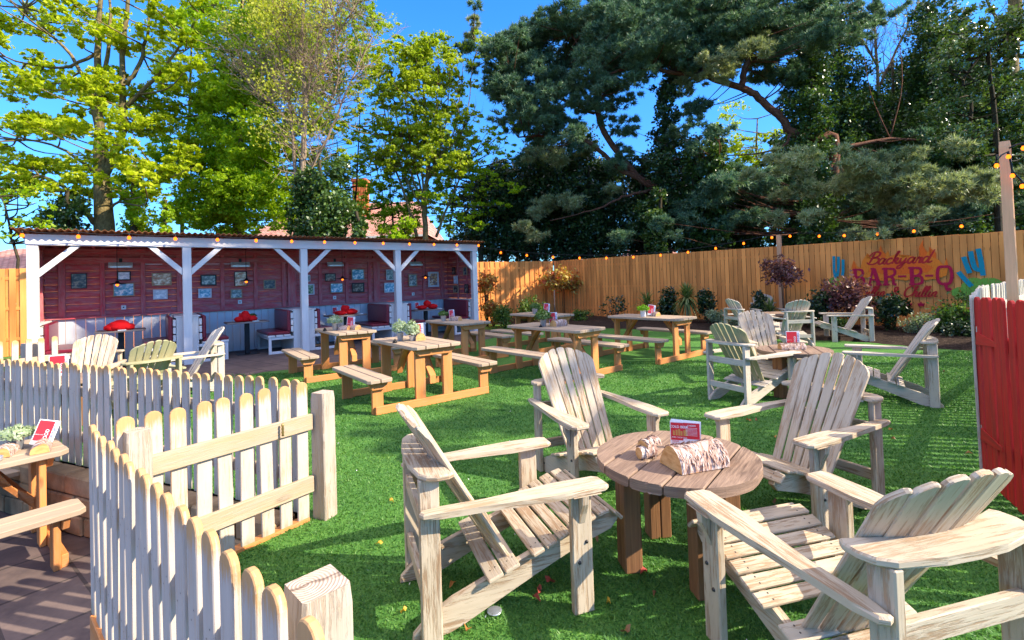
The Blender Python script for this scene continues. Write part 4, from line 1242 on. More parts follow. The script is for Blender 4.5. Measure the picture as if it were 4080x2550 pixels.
# algae tinted back on the middle left chair
for o in list(SC.collection.objects):
    if o.name.startswith('backrest') and o.parent and 'algae' in o.parent.get('label', ''):
        o.data = o.data.copy(); o.data.materials[0] = M['chair_green']; o['label'] = 'algae-green backrest'

def round_table(label, x, y, az, z=.58, r=.4275):
    t = thing('round_table', label, 'round table', (x, y, 0), az, 'dark round tables')
    mb = MB(); n = 5; w = 2 * r / n
    for i in range(n):
        a = -r + i * w + .004; b = a + w - .008
        pts = []
        K = 14
        for k in range(K + 1):
            xx = a + (b - a) * k / K
            pts.append((xx, -math.sqrt(max(r * r - xx * xx, 0)) - random.uniform(0, .0015)))
        for k in range(K, -1, -1):
            xx = a + (b - a) * k / K
            pts.append((xx, math.sqrt(max(r * r - xx * xx, 0)) + random.uniform(0, .0015)))
        q = []
        for p in pts:
            if not q or math.hypot(p[0] - q[-1][0], p[1] - q[-1][1]) > .002: q.append(p)
        if math.hypot(q[0][0] - q[-1][0], q[0][1] - q[-1][1]) < .002: q.pop()
        mb.prism(q, z - .052, z + random.uniform(-.001, .001), bev=.006, grain=1)
    mb.build('tabletop', M['roundtop'], t)
    for a in (45, 135, 225, 315):
        c, s = math.cos(R(a)) * .285, math.sin(R(a)) * .285
        Mx = T((c, s, 0)) @ Matrix.Rotation(R(a), 4, 'Z')
        MB().box(-.05, .045, -.066, -.001, 0, z - .054, M=Mx, bev=.006, grain=2).box(-.05, .045, .001, .066, 0, z - .054, M=Mx, bev=.006, grain=2).build('leg', M['roundleg'], t)
    MB().box(-.30, .30, -.04, .04, z - .115, z - .054, M=Matrix.Rotation(R(45), 4, 'Z'), grain=0).build('bearer', M['roundleg'], t)
    return t
round_table('dark round plank table in the foreground carrying birch logs', .868, 2.70, R(38))
round_table('dark round plank table in the middle of the right hand chair group', 3.56, 6.23, R(20))
round_table('far round plank table behind the chair seen from behind', 6.50, 11.85, R(60))
round_table('dark round table hidden behind the long picket fence with a menu standing on it', -5.45, 5.72, R(10))

# ------------------------------------------------------------------ things on the tables
def text_mesh(txt, size, extr=.0):
    cu = bpy.data.curves.new('lettering', 'FONT'); cu.body = txt; cu.size = size; cu.align_x = 'CENTER'; cu.align_y = 'CENTER'
    cu.resolution_u = 3; cu.offset = size * .012
    o = bpy.data.objects.new('lettering', cu); SC.collection.objects.link(o)
    dg = bpy.context.evaluated_depsgraph_get(); dg.update()
    me = bpy.data.meshes.new_from_object(o.evaluated_get(dg))
    bpy.data.objects.remove(o)
    return me
M['paper'] = plain('menu_paper', (.78, .78, .80), .5, var=.03)
M['menu_red'] = plain('menu_red', (.62, .03, .045), .45, var=.06)
M['menu_blue'] = plain('menu_blue', (.10, .12, .38), .45, var=.06)
_tm = {}
def tm(txt, size, m):
    k = (txt, size, m)
    if k not in _tm:
        _tm[k] = text_mesh(txt, size); _tm[k].materials.clear(); _tm[k].materials.append(M[m])
    return _tm[k]
def menu(label, loc, az, lean=.12, w=.14, h=.205, roll=0):
    t = thing('drinks_menu', label, 'menu', loc, 0, 'red menus standing on the tables')
    t.rotation_euler = Matrix.Rotation(-az, 4, 'Z').to_euler()
    t.matrix_world = T(loc) @ Matrix.Rotation(-az, 4, 'Z') @ Matrix.Rotation(roll, 4, 'Y') @ Matrix.Rotation(-lean, 4, 'X')
    MB().box(-w / 2, w / 2, -.003, .003, 0, h, bev=.0008, grain=2).build('card', M['paper'], t)
    for s in (-1, 1):
        o = MB().box(-w / 2 + .006, w / 2 - .034, *sorted((s * .0032, s * .0038)), .03, h - .008, bev=0, grain=2).build('printed_panel', M['menu_red'], t)
        for txt, sz, x, z, mm in (('DRINKS', .036, w / 2 - .018, h * .52, 'menu_blue'), ('FOOD', .034, w / 2 - .060, h * .40, 'paper'), ('AMERICAN GRILL', .0075, -w / 2 + .036, h * .40, 'paper')):
            me = tm(txt, sz, mm)
            q = link('lettering', me, t)
            rot = Matrix(((0, -1, 0, 0), (0, 0, -1, 0), (1, 0, 0, 0), (0, 0, 0, 1)))
            if txt.startswith('AM'): rot = Matrix(((1, 0, 0, 0), (0, 0, -1, 0), (0, 1, 0, 0), (0, 0, 0, 1)))
            Mx = T((x, -.0046, z)) @ rot
            if s > 0: Mx = Matrix.Rotation(math.pi, 4, 'Z') @ Mx
            q.matrix_local = Mx
    return t
def bigmenu():
    t = thing('beer_menu', 'folded cold beer menu standing behind the birch log on the near round table', 'menu', (.955, 2.79, .583), R(20))
    t.scale = (.88, .88, .88)
    mb = MB()
    for k in range(3):
        mb.box(-.092, .092, .002 + .004 * k, .0035 + .004 * k, 0, .168 + .003 * k, M=Matrix.Rotation(-.06 * k, 4, 'X') @ Matrix.Rotation(.02 * k, 4, 'Y'), bev=0, grain=2)
    mb.build('pages', M['paper'], t)
    Wm = .16
    MB().box(-.088, -.012, .0006, .0014, .048, .160, bev=0).box(-.0115, .088, .0006, .0014, .060, .162, bev=0).build('printed_panel', M['menu_red'], t)
    mb = MB(); 
    for i, x in enumerate((-.075, -.058, -.042, -.028, -.010, .002)):
        mb.box(x, x + .012, -.0003, .0003, .078, .078 + .03 + .006 * (i % 3), bev=0)
    mb.build('printed_glasses', plain('amber_print', (.55, .28, .08), .4), t)
    up = Matrix(((1, 0, 0, 0), (0, 0, -1, 0), (0, 1, 0, 0), (0, 0, 0, 1)))
    for txt, sz, x, z, mm in (('COLD BEER', .022, -.038, .134, 'paper'), ('AND COCKTAILS', .012, -.036, .066, 'paper'), ('CHEERS!', .014, .040, .146, 'paper'), ('AMERICA', .018, .042, .022, 'menu_red'), ('THE SPIRIT OF', .008, .042, .037, 'menu_red'), ('DRINKS', .012, -.060, .040, 'menu_red')):
        q = link('lettering', tm(txt, sz, mm), t); q.matrix_local = T((x, -.0008, z)) @ up
    mb = MB()
    for i in range(7): mb.box(.004, .074, -.0004, .0004, .082 + i * .008, .0835 + i * .008, bev=0)
    mb.build('printed_lines', M['paper'], t)
    mb = MB()
    for i in range(4): mb.box(-.083, -.03 + .006 * (i % 2), .0002, .0008, .010 + i * .006, .0112 + i * .006, bev=0)
    mb.build('printed_lines', M['menu_red'], t)
bigmenu()
def _birch(n):
    v = n.uvmap(38, 9)
    a = n.noise(v, 1.2, 6, .75, .8); b = n.noise(n.uvmap(3, 3), 1.4, 4)
    c = n.ramp(a, [(.38, (.16, .06, .04)), (.48, (.38, .24, .18)), (.57, (.56, .50, .46)), (.7, (.64, .60, .57))])
    c = n.mix(n.ramp(b, [(.45, (0, 0, 0)), (.65, (.6, .6, .6))]), c, (.50, .30, .22))
    n.p(c, .75, n.bump(a, .7, .004), .25)
M['birch'] = mat('birch_bark', _birch)
def _cut(n):
    ns = n.noise(n.objmap((1, 1, 3)), 16, 6, .6)
    n.p(n.ramp(ns, [(.3, (.50, .22, .06)), (.6, (.72, .40, .15)), (.8, (.60, .27, .08))]), .75, n.bump(ns, .4, .004), .2)
M['cutwood'] = mat('fresh_cut_wood', _cut)
def logpiece(label, loc, az, L, r, frac=1.0, group='split birch logs on the tables', barkm='birch', tilt=0):
    """half / wedge log lying on a face; local X is its length"""
    t = thing('split_log', label, 'log', loc, az, group)
    n = 14
    prof = []
    if frac >= 1:
        prof = [(r * math.cos(2 * math.pi * k / n), r + r * math.sin(2 * math.pi * k / n)) for k in range(n)]; bark = range(n)
    else:
        A = math.pi * frac
        prof = [(-r * math.sin(A / 2) * 1.0, 0)] if False else []
        for k in range(n + 1):
            a = math.pi * (k / n); rr = r * (1 + .05 * math.sin(3 * a + r * 90))
            prof.append((rr * math.cos(a) * 1.0, rr * math.sin(a) * frac * 1.9 + .001))
        bark = range(n)
    mb = MB(); K = 8
    for i in range(K):
        x0, x1 = -L / 2 + L * i / K, -L / 2 + L * (i + 1) / K
        w = lambda k, x: 1 + .035 * math.sin(7 * x / L + k * .9)
        for k in bark:
            k2 = (k + 1) % len(prof)
            p, q = prof[k], prof[k2]
            off = len(mb.v)
            mb.v += [(x0, p[0] * w(k, x0), p[1] * w(k, x0)), (x1, p[0] * w(k, x1), p[1] * w(k, x1)), (x1, q[0] * w(k2, x1), q[1] * w(k2, x1)), (x0, q[0] * w(k2, x0), q[1] * w(k2, x0))]
            mb.f.append([off, off + 3, off + 2, off + 1]); u = r * .35
            mb.uv += [(x0, k * u), (x0, (k + 1) * u), (x1, (k + 1) * u), (x1, k * u)]; mb.m.append(0); mb.sm.append(True)
    for i in range(int(260 * L * r / .02)):
        a = random.uniform(.15, 3.0) if frac < 1 else random.uniform(0, 6.28); x = random.uniform(-L / 2, L / 2) * .95; s = random.uniform(.004, .013)
        if frac < 1: c = Vector((x, r * math.cos(a), r * math.sin(a) * frac * 1.9)); nrm = Vector((0, math.cos(a) * frac * 1.9, math.sin(a))).normalized()
        else: c = Vector((x, r * math.cos(a), r + r * math.sin(a))); nrm = Vector((0, math.cos(a), math.sin(a)))
        tt = Vector((1, 0, 0)).cross(nrm).normalized(); c = c * 1.0 + nrm * .002
        q = [c - tt * s * 1.6, c + Vector((s * .6, 0, 0)), c + tt * s * 1.6 + nrm * s * random.uniform(.2, .9), c - Vector((s * .5, 0, 0)) + nrm * s * .3]
        off = len(mb.v); mb.v += [tuple(p) for p in q]; mb.f.append([off, off + 1, off + 2, off + 3]); u0, v0 = random.random() * 9, random.random() * 9
        mb.uv += [(u0, v0), (u0 + .02, v0), (u0 + .02, v0 + .02), (u0, v0 + .02)]; mb.m.append(0); mb.sm.append(False)
    mb.build('bark', M[barkm], t)
    mb = MB()
    for x, rev in ((-L / 2, False), (L / 2, True)):
        k0 = [(x + (-.0 if rev else 0), p[0] * (1 + .035 * math.sin(7 * x / L + i * .9)), p[1] * (1 + .035 * math.sin(7 * x / L + i * .9))) for i, p in enumerate(prof)]
        mb.quads([k0 if rev else k0[::-1]])
    if frac < 1:
        mb.quads([[(-L / 2, prof[0][0], .001), (L / 2, prof[0][0], .001), (L / 2, prof[-1][0], .001), (-L / 2, prof[-1][0], .001)]])
    mb.build('cut_face', M['cutwood'], t)
    return t
logpiece('large half birch log with flaking white bark on the near round table', (.915, 2.545, .582), R(-18), .29, .092, .64)
logpiece('small round birch log behind the left end of the large one', (.70, 2.665, .582), R(-18), .10, .032, 1.0)
logpiece('curled scrap of birch bark lying on the small log', (.725, 2.70, .645), R(-38), .12, .035, .45)

def pot(label, loc, r, h, leaf, n, lr, up=1.0, size=.03, potm='zinc', sc=1):
    t = thing('potted_plant', label, 'plant pot', loc, random.uniform(0, 6), 'small potted plants on the tables')
    MB().lathe([(0, .002), (r * .78, .002), (r * .80, .004), (r, h - .006), (r * 1.05, h - .004), (r * 1.05, h), (r * .93, h), (r * .90, h * .8), (0, h * .8)], seg=20).build('pot', M[potm], t)
    P = []
    for i in range(n):
        a = RNG.random() * 6.283; e = RNG.random() ** .6
        d = Vector((math.cos(a) * e * lr, math.sin(a) * e * lr, h * .8 + up * (.3 + .7 * RNG.random()) * (1.15 - .5 * e)))
        s = size * RNG.uniform(.7, 1.3)
        x = Vector(RNG.normal(size=3)).normalized(); y = Vector((d.x, d.y, .05)).cross(x)
        if y.length < 1e-3: continue
        y = y.normalized() * s * .42; x = x * s
        P.append([d - x, d - y, d + x, d + y])
    mb = MB().quads(P)
    for i in range(14):
        a = i * .45; mb.tube([(0, 0, h * .6), (math.cos(a) * lr * .3, math.sin(a) * lr * .3, h * .8 + up * .35), (math.cos(a) * lr * .7, math.sin(a) * lr * .7, h * .8 + up * .7)], .0015, 3)
    mb.build('leaves', M[leaf], t)
    return t
TT = .773
pot('sage plant in a metal pot at the left of the nearest picnic table', (-1.60, 6.86, TT), .045, .11, 'lf_sage', 620, .11, .20, .022)
pot('sage plant beside the menu on the nearest picnic table', (-1.42, 6.80, TT), .04, .07, 'lf_sage', 620, .11, .22, .022)
pot('sage plant in a metal pot on the picnic table before the middle post', (-3.22, 8.80, TT), .055, .13, 'lf_sage', 620, .13, .16, .028)
pot('small green plant in a metal pot on the table close to the fourth post', (-1.45, 10.10, TT), .06, .13, 'lf_green', 520, .10, .10, .026)
pot('leafy green plant in a metal pot on the long picnic table', (.50, 8.28, TT), .055, .12, 'lf_green', 620, .14, .18, .030)
pot('dark green plant in a blue-grey pot on the farthest picnic table', (.50, 11.40, TT), .065, .13, 'lf_green', 500, .12, .14, .03)
pot('lime green plant in a pale pot on the right hand picnic table', (2.55, 9.58, TT), .06, .14, 'lf_bright', 520, .12, .11, .026, 'plastic')
pot('grey-green plant in a metal pot on the sunken patio table', (-4.25, 4.15, .273), .06, .12, 'lf_sage', 620, .12, .09, .028)
pot('small green plant behind the red cloth on the second booth table', tuple(sloc(-1.02, 1.0, .786)), .045, .10, 'lf_green', 350, .09, .09, .022)
DRK = R(0)
menu('red menu in the birch log on the nearest picnic table', (-1.36, 6.95, TT + .02), R(-12), .1)
menu('red menu behind the sage plant on the table before the middle post', (-2.98, 8.90, TT + .02), R(-30), .1, roll=.12)
menu('red menu on the table close to the fourth post', (-1.28, 10.18, TT + .02), R(-45), .1)
menu('red menu leaning on a log on the long picnic table', (.68, 8.36, TT + .02), R(10), .1, roll=-.03)
menu('red menu on the farthest picnic table', (.78, 11.5, TT + .02), R(0), .12, roll=.1)
menu('red menu tilted to the right on the right hand picnic table', (2.72, 9.66, TT + .02), R(5), .15, roll=.2)
menu('red menu leaning over on the sunken patio table', (-4.05, 4.16, .30), R(-35), .12, roll=.32)
menu('red menu standing on the middle round table', (3.63, 6.36, .60), R(8), .05, .165, .19)
menu('red menu rising above the long picket fence', (-5.36, 5.74, .62), R(-30), .05, .175, .24)
for lab, s in (('small red menu on the leftmost booth table', -3.50), ('small red menu on the second booth table', -1.25), ('small red menu on the third booth table', 1.0), ('small red menu on the rightmost booth table', 3.45)):
    menu(lab, tuple(sloc(s, 1.04, .79)), R(-25), .05)
for lab, x, y, z, az, L, r in (('split log beside the menu on the nearest picnic table', -1.33, 6.84, TT, R(60), .14, .07), ('left log of the pair on the table before the middle post', -3.06, 8.80, TT, R(10), .18, .065), ('right log of the pair on the table before the middle post', -2.86, 8.83, TT, R(40), .16, .065), ('split log on the table close to the fourth post', -1.20, 10.12, TT, R(30), .22, .07), ('split log with bark beside the menu on the long picnic table', .76, 8.26, TT, R(-38), .26, .085), ('split log behind the pot on the right hand picnic table', 2.80, 9.66, TT, R(60), .18, .065), ('split log lying on the middle round table', 3.53, 6.22, .582, R(5), .30, .06), ('left log of the pair on the sunken patio table', -4.20, 4.02, .273, R(60), .20, .06), ('right log of the pair on the sunken patio table', -3.98, 4.10, .273, R(50), .22, .06)):
    logpiece(lab, (x, y, z), az, L, r, .66 if L > .15 else .8)
for lab, x, y in (('small black table number sign on the nearest picnic table', -1.62, 6.62), ('small black table number sign on the table before the middle post', -3.38, 8.72), ('small black table number sign on the long picnic table', .45, 8.15)):
    o = MB().prism([(-.03, 0), (.03, 0), (0, .055)], -.03, .03, XZ, bev=.002).build('table_sign', M['black']); o.location = (x, y, TT); tag(o, lab, 'table sign')
o = MB().lathe([(0, 0), (.045, 0), (.05, .012), (.05, .035), (.045, .037), (.042, .01), (0, .01)], seg=18).build('ashtray', M['zinc']); o.location = (-4.12, 3.86, .273); tag(o, 'round metal ashtray at the edge of the sunken patio table', 'ashtray')

# fallen leaves and petals
def fallen():
    cols = {'lf_fall_red': (.42, .08, .06), 'lf_fall_orange': (.50, .20, .05), 'lf_fall_yellow': (.60, .40, .05), 'lf_fall_brown': (.25, .13, .06)}
    for k, c in cols.items():
        M[k] = leafmat(k[3:], tuple(x * .7 for x in c), c, tuple(min(1, x * 1.2) for x in c), .25, .5, .3, (1, 1, 1), 9)
    z4 = [((2.38, 2.54), 0)]
    pts = [(775, 1372, 'red'), (1300, 1381, 'red'), (1273, 1400, 'red'), (1268, 1420, 'red'), (1521, 1358, 'red'), (953, 1452, 'yellow'), (1105, 1495, 'orange'), (1438, 1432, 'yellow'), (925, 1188, 'yellow'), (1070, 1387, 'orange'), (1548, 1410, 'brown'), (1768, 996, 'orange'), (1788, 996, 'red'), (1830, 1036, 'orange'), (1828, 1190, 'brown'), (2105, 1018, 'orange'), (1410, 1278, 'brown'), (2110, 1040, 'brown'), (1480, 1500, 'brown'), (690, 1465, 'orange'), (1655, 1300, 'brown'), (2230, 880, 'brown'), (2290, 1075, 'brown'), (895, 1290, 'yellow')]
    lab = {'red': 'red fallen leaf', 'orange': 'orange fallen leaf', 'yellow': 'yellow fallen leaf', 'brown': 'brown fallen leaf'}
    for i, (px, py, c) in enumerate(pts):
        d = ray(px * 1.6866, py * 1.6866); t = -EYE / d.z
        x, y = d.x * t, d.y * t
        if (x + .35) ** 2 + (y - 1.2) ** 2 < .02: continue
        s = random.uniform(.015, .025) * (1.25 if c == 'red' else 1)
        n = 8; vs = []; fs = []
        for k in range(n):
            a = 2 * math.pi * k / n; rr = s * (1.0 if k % 4 == 0 else .62)
            vs.append((rr * math.cos(a) * 1.35, rr * math.sin(a) * .8, .012 + .012 * math.cos(a * 2 + i) + .006 * random.random()))
        vs.append((0, 0, .010)); fs = [(k, (k + 1) % n, n) for k in range(n)]
        me = bpy.data.meshes.new('fallen_leaf'); me.from_pydata(vs, [], fs); me.materials.append(M['lf_fall_' + c])
        me.polygons.foreach_set('use_smooth', [True] * len(fs))
        o = link('fallen_leaf', me); o.location = (x, y, .008); o.rotation_euler = (random.uniform(-.25, .25), random.uniform(-.25, .25), random.uniform(0, 6))
        where = 'under the chair at the left of the round table' if 1250 < px < 1310 else 'at the bottom of the picture' if py > 1440 else 'beside the round table legs' if 1390 < px < 1560 and py > 1270 else 'on the lawn behind the armrest at the right' if px > 1760 and py < 1100 else 'under the chairs at the right' if px > 1600 else 'in the shade on the open lawn'
        tag(o, '%s lying %s' % (lab[c], where), 'leaf', 'leaves fallen on the lawn')
fallen()
def petals():
    N = 260
    X = RNG.uniform(-3, 6, N); Y = 1.4 + RNG.random(N) ** 1.3 * 9
    k = in_poly(X, Y, EDGE + [(-16, 30), (16, 30), (16, -1.38)]); X, Y = X[k], Y[k]; n = len(X)
    s = RNG.uniform(.003, .008, n); a = RNG.random(n) * 6.28
    P = np.stack([X, Y, np.full(n, .022)], 1); u = np.stack([np.cos(a) * s, np.sin(a) * s, RNG.normal(0, .003, n)], 1); v = np.stack([-np.sin(a) * s * .7, np.cos(a) * s * .7, RNG.normal(0, .003, n)], 1)
    o = mesh_np('petals', np.stack([P - u, P - v, P + u, P + v], 1).reshape(-1, 3), 0, 4, M['paper'])
    tag(o, 'tiny white petals scattered over the green lawn', 'petals', kind='stuff')
petals()
o = MB().lathe([(0, 0), (.034, 0), (.036, .004), (.030, .006), (0, .005)], seg=16).build('ground_cap', M['zinc'])
d = ray(1168 * 1.6866, 1447 * 1.6866); t_ = -EYE / d.z; o.location = (d.x * t_, d.y * t_, .005); tag(o, 'round pale cap set in the grass under the left chair', 'cap')

# ------------------------------------------------------------------ foliage
def leaf_cloud(clumps, size, up=.5, sub=.03, flat=.45, spread=.17, aspect=.62, shell=0.35):
    """clumps: (x,y,z, rx,ry,rz, n). Leaves gather in small sprays spread through each clump."""
    out = []
    for (x, y, z, rx, ry, rz, n) in clumps:
        n = int(n); m = max(4, int(n * sub))
        u = RNG.normal(size=(m, 3)); u /= np.linalg.norm(u, axis=1)[:, None]
        rad = (shell + (1 - shell) * RNG.random(m)) ** .6
        rad *= 1 + .18 * np.sin(5 * u[:, 0] + x) * np.cos(4 * u[:, 2] + y)
        c = u * rad[:, None] * np.array([rx, ry, rz])
        k = RNG.integers(0, m, n)
        rm = (rx + ry + rz) / 3
        sp = spread * rm * (.5 + RNG.random(m))
        p = c[k] + RNG.normal(size=(n, 3)) * sp[k][:, None] * np.array([1, 1, flat])
        p += np.array([x, y, z])
        nr = RNG.normal(size=(n, 3)); nr[:, 2] += up * 2; nr /= np.linalg.norm(nr, axis=1)[:, None]
        a = np.cross(nr, RNG.normal(size=(n, 3))); a /= np.linalg.norm(a, axis=1)[:, None] + 1e-9
        b = np.cross(nr, a)
        s = size * RNG.uniform(.6, 1.35, n)[:, None]
        out.append(np.stack([p - a * s, p - b * s * aspect, p + a * s, p + b * s * aspect], 1).reshape(-1, 3))
    return np.concatenate(out)
def needle_cloud(clumps, length, k=10, width=.017, up=.55, flat=.55):
    out = []
    for (x, y, z, rx, ry, rz, n) in clumps:
        n = int(n); m = max(5, int(n * .10))
        u = RNG.normal(size=(m, 3)); u /= np.linalg.norm(u, axis=1)[:, None]
        c = u * ((.30 + .70 * RNG.random(m)) ** .6)[:, None] * np.array([rx, ry, rz])
        i = RNG.integers(0, m, n)
        rm = (rx + ry + rz) / 3
        p = c[i] + RNG.normal(size=(n, 3)) * .13 * rm * np.array([1.2, 1.2, flat]) + np.array([x, y, z])
        ax = u[i] * .6 + RNG.normal(size=(n, 3)) * .35; ax[:, 2] += up; ax /= np.linalg.norm(ax, axis=1)[:, None]
        P = np.repeat(p, k, 0); A = np.repeat(ax, k, 0)
        d = A * .75 + RNG.normal(size=P.shape) * .55; d /= np.linalg.norm(d, axis=1)[:, None]
        w = np.cross(d, RNG.normal(size=P.shape)); w /= np.linalg.norm(w, axis=1)[:, None]
        L = length * RNG.uniform(.7, 1.2, len(P))[:, None]
        out.append(np.stack([P - w * width, P + w * width, P + d * L], 1).reshape(-1, 3))
    return np.concatenate(out)

def lerp_path(pts, n=4):
    """smooth 3-D path"""
    P = [Vector(p) for p in pts]
    if len(P) < 3: return P
    Q = [P[0] * 2 - P[1]] + P + [P[-1] * 2 - P[-2]]; out = []
    for i in range(1, len(Q) - 2):
        a, b, c, d = Q[i - 1:i + 3]
        for k in range(n):
            t = k / n
            out.append(.5 * ((2 * b) + (c - a) * t + (2 * a - 5 * b + 4 * c - d) * t * t + (3 * b - a - 3 * c + d) * t ** 3))
    return out + [P[-1]]
def limb(mb, pts, r0, r1, seg=8, wob=.0):
    P = lerp_path(pts, 4)
    if wob: P = [P[0]] + [p + Vector((random.uniform(-wob, wob), random.uniform(-wob, wob), random.uniform(-wob, wob))) for p in P[1:]]
    n = len(P)
    mb.tube(P, [r0 + (r1 - r0) * i / (n - 1) for i in range(n)], seg)
    return P
def twigs(mb, P, n, L, r, depth=1, upb=.4, seg=4):
    """side branches along a path"""
    for i in range(n):
        k = random.randrange(max(1, len(P) // 5), len(P))
        a = P[k]; t = (P[k] - P[k - 1]).normalized()
        d = (t * .5 + Vector((random.gauss(0, 1), random.gauss(0, 1), random.gauss(0, .5) + upb)).normalized()).normalized()
        l = L * random.uniform(.5, 1.2)
        m = a + d * l * .5 + Vector((random.gauss(0, .05), random.gauss(0, .05), random.gauss(0, .05) )) * l
        e = a + d * l + Vector((0, 0, .12 * l))
        Q = limb(mb, [a, m, e], r, r * .3, seg)
        if depth: twigs(mb, Q, 3, L * .55, r * .55, depth - 1, upb, 3)
def near_branch(mb, paths, c, r, seg=5):
    best = None
    for P in paths:
        for p in P:
            if p.z > c[2] + .3: continue
            d = (Vector(c[:3]) - p).length
            if best is None or d < best[0]: best = (d, p)
    if best is None or best[0] < .15: return None
    a = best[1]; c = Vector(c[:3]); m = (a + c) / 2 + Vector((0, 0, -.06 * best[0])) + Vector((random.gauss(0, .08), random.gauss(0, .08), 0)) * best[0]
    return limb(mb, [a, m, c], r, r * .25, seg)
def tree(label, base, cat='tree', group=None, name='tree'):
    t = thing(name, label, cat, base, 0, group)
    return t
def finish(t, mb, bark, crown=None, leafm=None, per=4, trunkname='trunk', crownname='crown'):
    """meshes were made in world coordinates: shift them under the root"""
    o = None
    loc = Vector(t.location)
    if mb is not None:
        mb.v = [tuple(Vector(v) - loc) for v in mb.v]
        mb.build(trunkname, bark, t)
    if crown is not None:
        cr = crown - np.array(loc)
        mesh_np(crownname, cr, 0, per, leafm, t)

# --- big maple at the left
def maple():
    Y = 17.0
    t = tree('big spring maple with yellow-green leaves and a mossy forked trunk at the left', at(245, 560, Y) * 1 - Vector((0, 0, at(245, 560, Y).z)), name='maple_tree')
    mb = MB(); A = lambda x, y, dy=0: at(x, y, Y + dy)
    base = Vector(t.location)
    main = limb(mb, [base, A(247, 560), A(245, 500), A(240, 400), A(238, 330)], .34, .20, 10)
    p = [main]
    for pts, r0, r1 in (([A(240, 345), A(233, 240), A(228, 130), A(236, 20), A(240, -120)], .16, .05), ([A(242, 420), A(275, 350), A(292, 280), A(288, 160), A(300, 40), A(310, -80)], .15, .05), ([A(236, 330), A(215, 230), A(180, 150), A(120, 80), A(60, 20)], .09, .03), ([A(300, 200), A(330, 150), A(350, 60), A(345, -60)], .08, .03),
                        ([A(243, 545), A(200, 500), A(160, 450), A(110, 420), A(40, 400)], .10, .03), ([A(222, 130), A(150, 160), A(60, 150), A(-30, 120)], .06, .02), ([A(290, 260), A(360, 190), A(420, 120), A(470, 30)], .08, .02), ([A(240, 420), A(190, 380), A(120, 340), A(40, 330)], .07, .02), ([A(250, 500), A(290, 470), A(330, 440), A(380, 400)], .05, .02), ([A(235, 300), A(250, 160), A(262, 60), A(258, -60)], .09, .03)):
        p.append(limb(mb, pts, r0, r1, 7, .03))
    cl = []
    for i in range(105):
        x = random.uniform(-90, 460); y = random.uniform(-110, 470)
        if not -90 < x < 460: continue
        cl.append((x, y, random.gauss(0, 1.6), random.uniform(16, 36)))
    for x, y in ((30, 60), (90, 30), (150, 60), (40, 180), (100, 210), (170, 210), (60, 300), (130, 300), (30, 380), (110, 390), (180, 300), (190, 390), (300, 110), (360, 80), (330, 220), (400, 170), (380, 260), (330, 300), (280, 350), (310, 390), (60, 440), (160, 440), (250, 60), (200, 20)):
        cl.append((x, y, random.gauss(0, 1), 34))
    C = []
    for x, y, dy, r in cl:
        c = A(x, y, dy); rr = r * Y / 1150
        C.append((c.x, c.y, c.z, rr * 1.15, rr * 1.15, rr * .62, 740 * (rr / .6) ** 1.6))
        near_branch(mb, p, c, .035)
    finish(t, mb, M['bark_maple'], leaf_cloud(C, .064, .5, .07, .5, .13, .75), M['leaf_maple'])
maple()

def leafy(label, name, basepx, Y, stems, clumps, leafm, bark, size, dens=900, r0=.16, flat=.5, up=.4, vr=.8, twig=0, sub=.035, group=None, tr=.03, spread=.17):
    b = at(basepx[0], basepx[1], Y)
    t = tree(label, (b.x, b.y, 0), name=name, group=group)
    mb = MB(); P = []
    for st in stems:
        pts = [at(x, y, Y + (q[0] if q else 0)) for x, y, *q in st[0]]
        if st[1] >= r0 * .99: pts = [Vector((b.x, b.y, 0))] + pts
        P.append(limb(mb, pts, st[1], st[2], 7, .02))
        if twig: twigs(mb, P[-1], twig, 1.3, .018, 2)
    C = []
    for c in clumps:
        x, y, r = c[:3]; ry = c[3] if len(c) > 3 else r * vr; dy = c[4] if len(c) > 4 else random.gauss(0, .8); k = c[5] if len(c) > 5 else 1
        w = at(x, y, Y + dy); s = (Y + dy) / 1150
        C.append((w.x, w.y, w.z, r * s, r * s * .9, ry * s, dens * k * (r * ry) / 1600))
        if tr: near_branch(mb, P, w, tr)
    finish(t, mb, M[bark], leaf_cloud(C, size, up, sub, flat, spread), M[leafm])
    return t
rr = random.Random(3)
# --- mid green tree behind the shelter
cl = [(rr.gauss(560, 85), rr.uniform(60, 540), rr.uniform(34, 62)) for _ in range(74)]
cl += [(rr.uniform(640, 880), rr.uniform(-30, 230), 44, 34, 1.5, .5) for _ in range(26)] + [(470, 480, 60), (520, 520, 60), (600, 500, 60), (660, 480, 50), (450, 400, 50), (620, 300, 70), (560, 220, 70), (520, 330, 70), (590, 400, 70), (640, 430, 60), (500, 160, 50), (600, 130, 55), (450, 60, 50), (520, 20, 60), (610, 40, 60), (640, -40, 60)]
leafy('dense mid-green broadleaf tree behind the left half of the shelter', 'broadleaf_tree', (560, 560), 18.5, [([(560, 560), (565, 420), (575, 260), (570, 100), (575, -40)], .17, .04), ([(560, 480), (500, 360), (470, 240)], .08, .03), ([(568, 400), (630, 300), (650, 160)], .08, .03)], cl, 'leaf_mid', 'bark_maple', .060, 860, .17, .55, spread=.12)
leafy('young green saplings screening the house behind the shelter', 'sapling', (800, 560), 21.5, [([(700, 560), (690, 460), (700, 380)], .05, .015), ([(800, 560), (805, 450), (795, 330)], .05, .015), ([(900, 560), (905, 470), (890, 400)], .05, .015), ([(960, 560), (965, 480), (975, 400)], .05, .015)], [(rr.uniform(640, 1080), rr.uniform(330, 555), rr.uniform(16, 32)) for _ in range(75)] + [(rr.uniform(640, 1000), rr.uniform(430, 560), rr.uniform(16, 28)) for _ in range(50)], 'leaf_mid', 'bark_dark', .055, 620, .05, .5, twig=4)
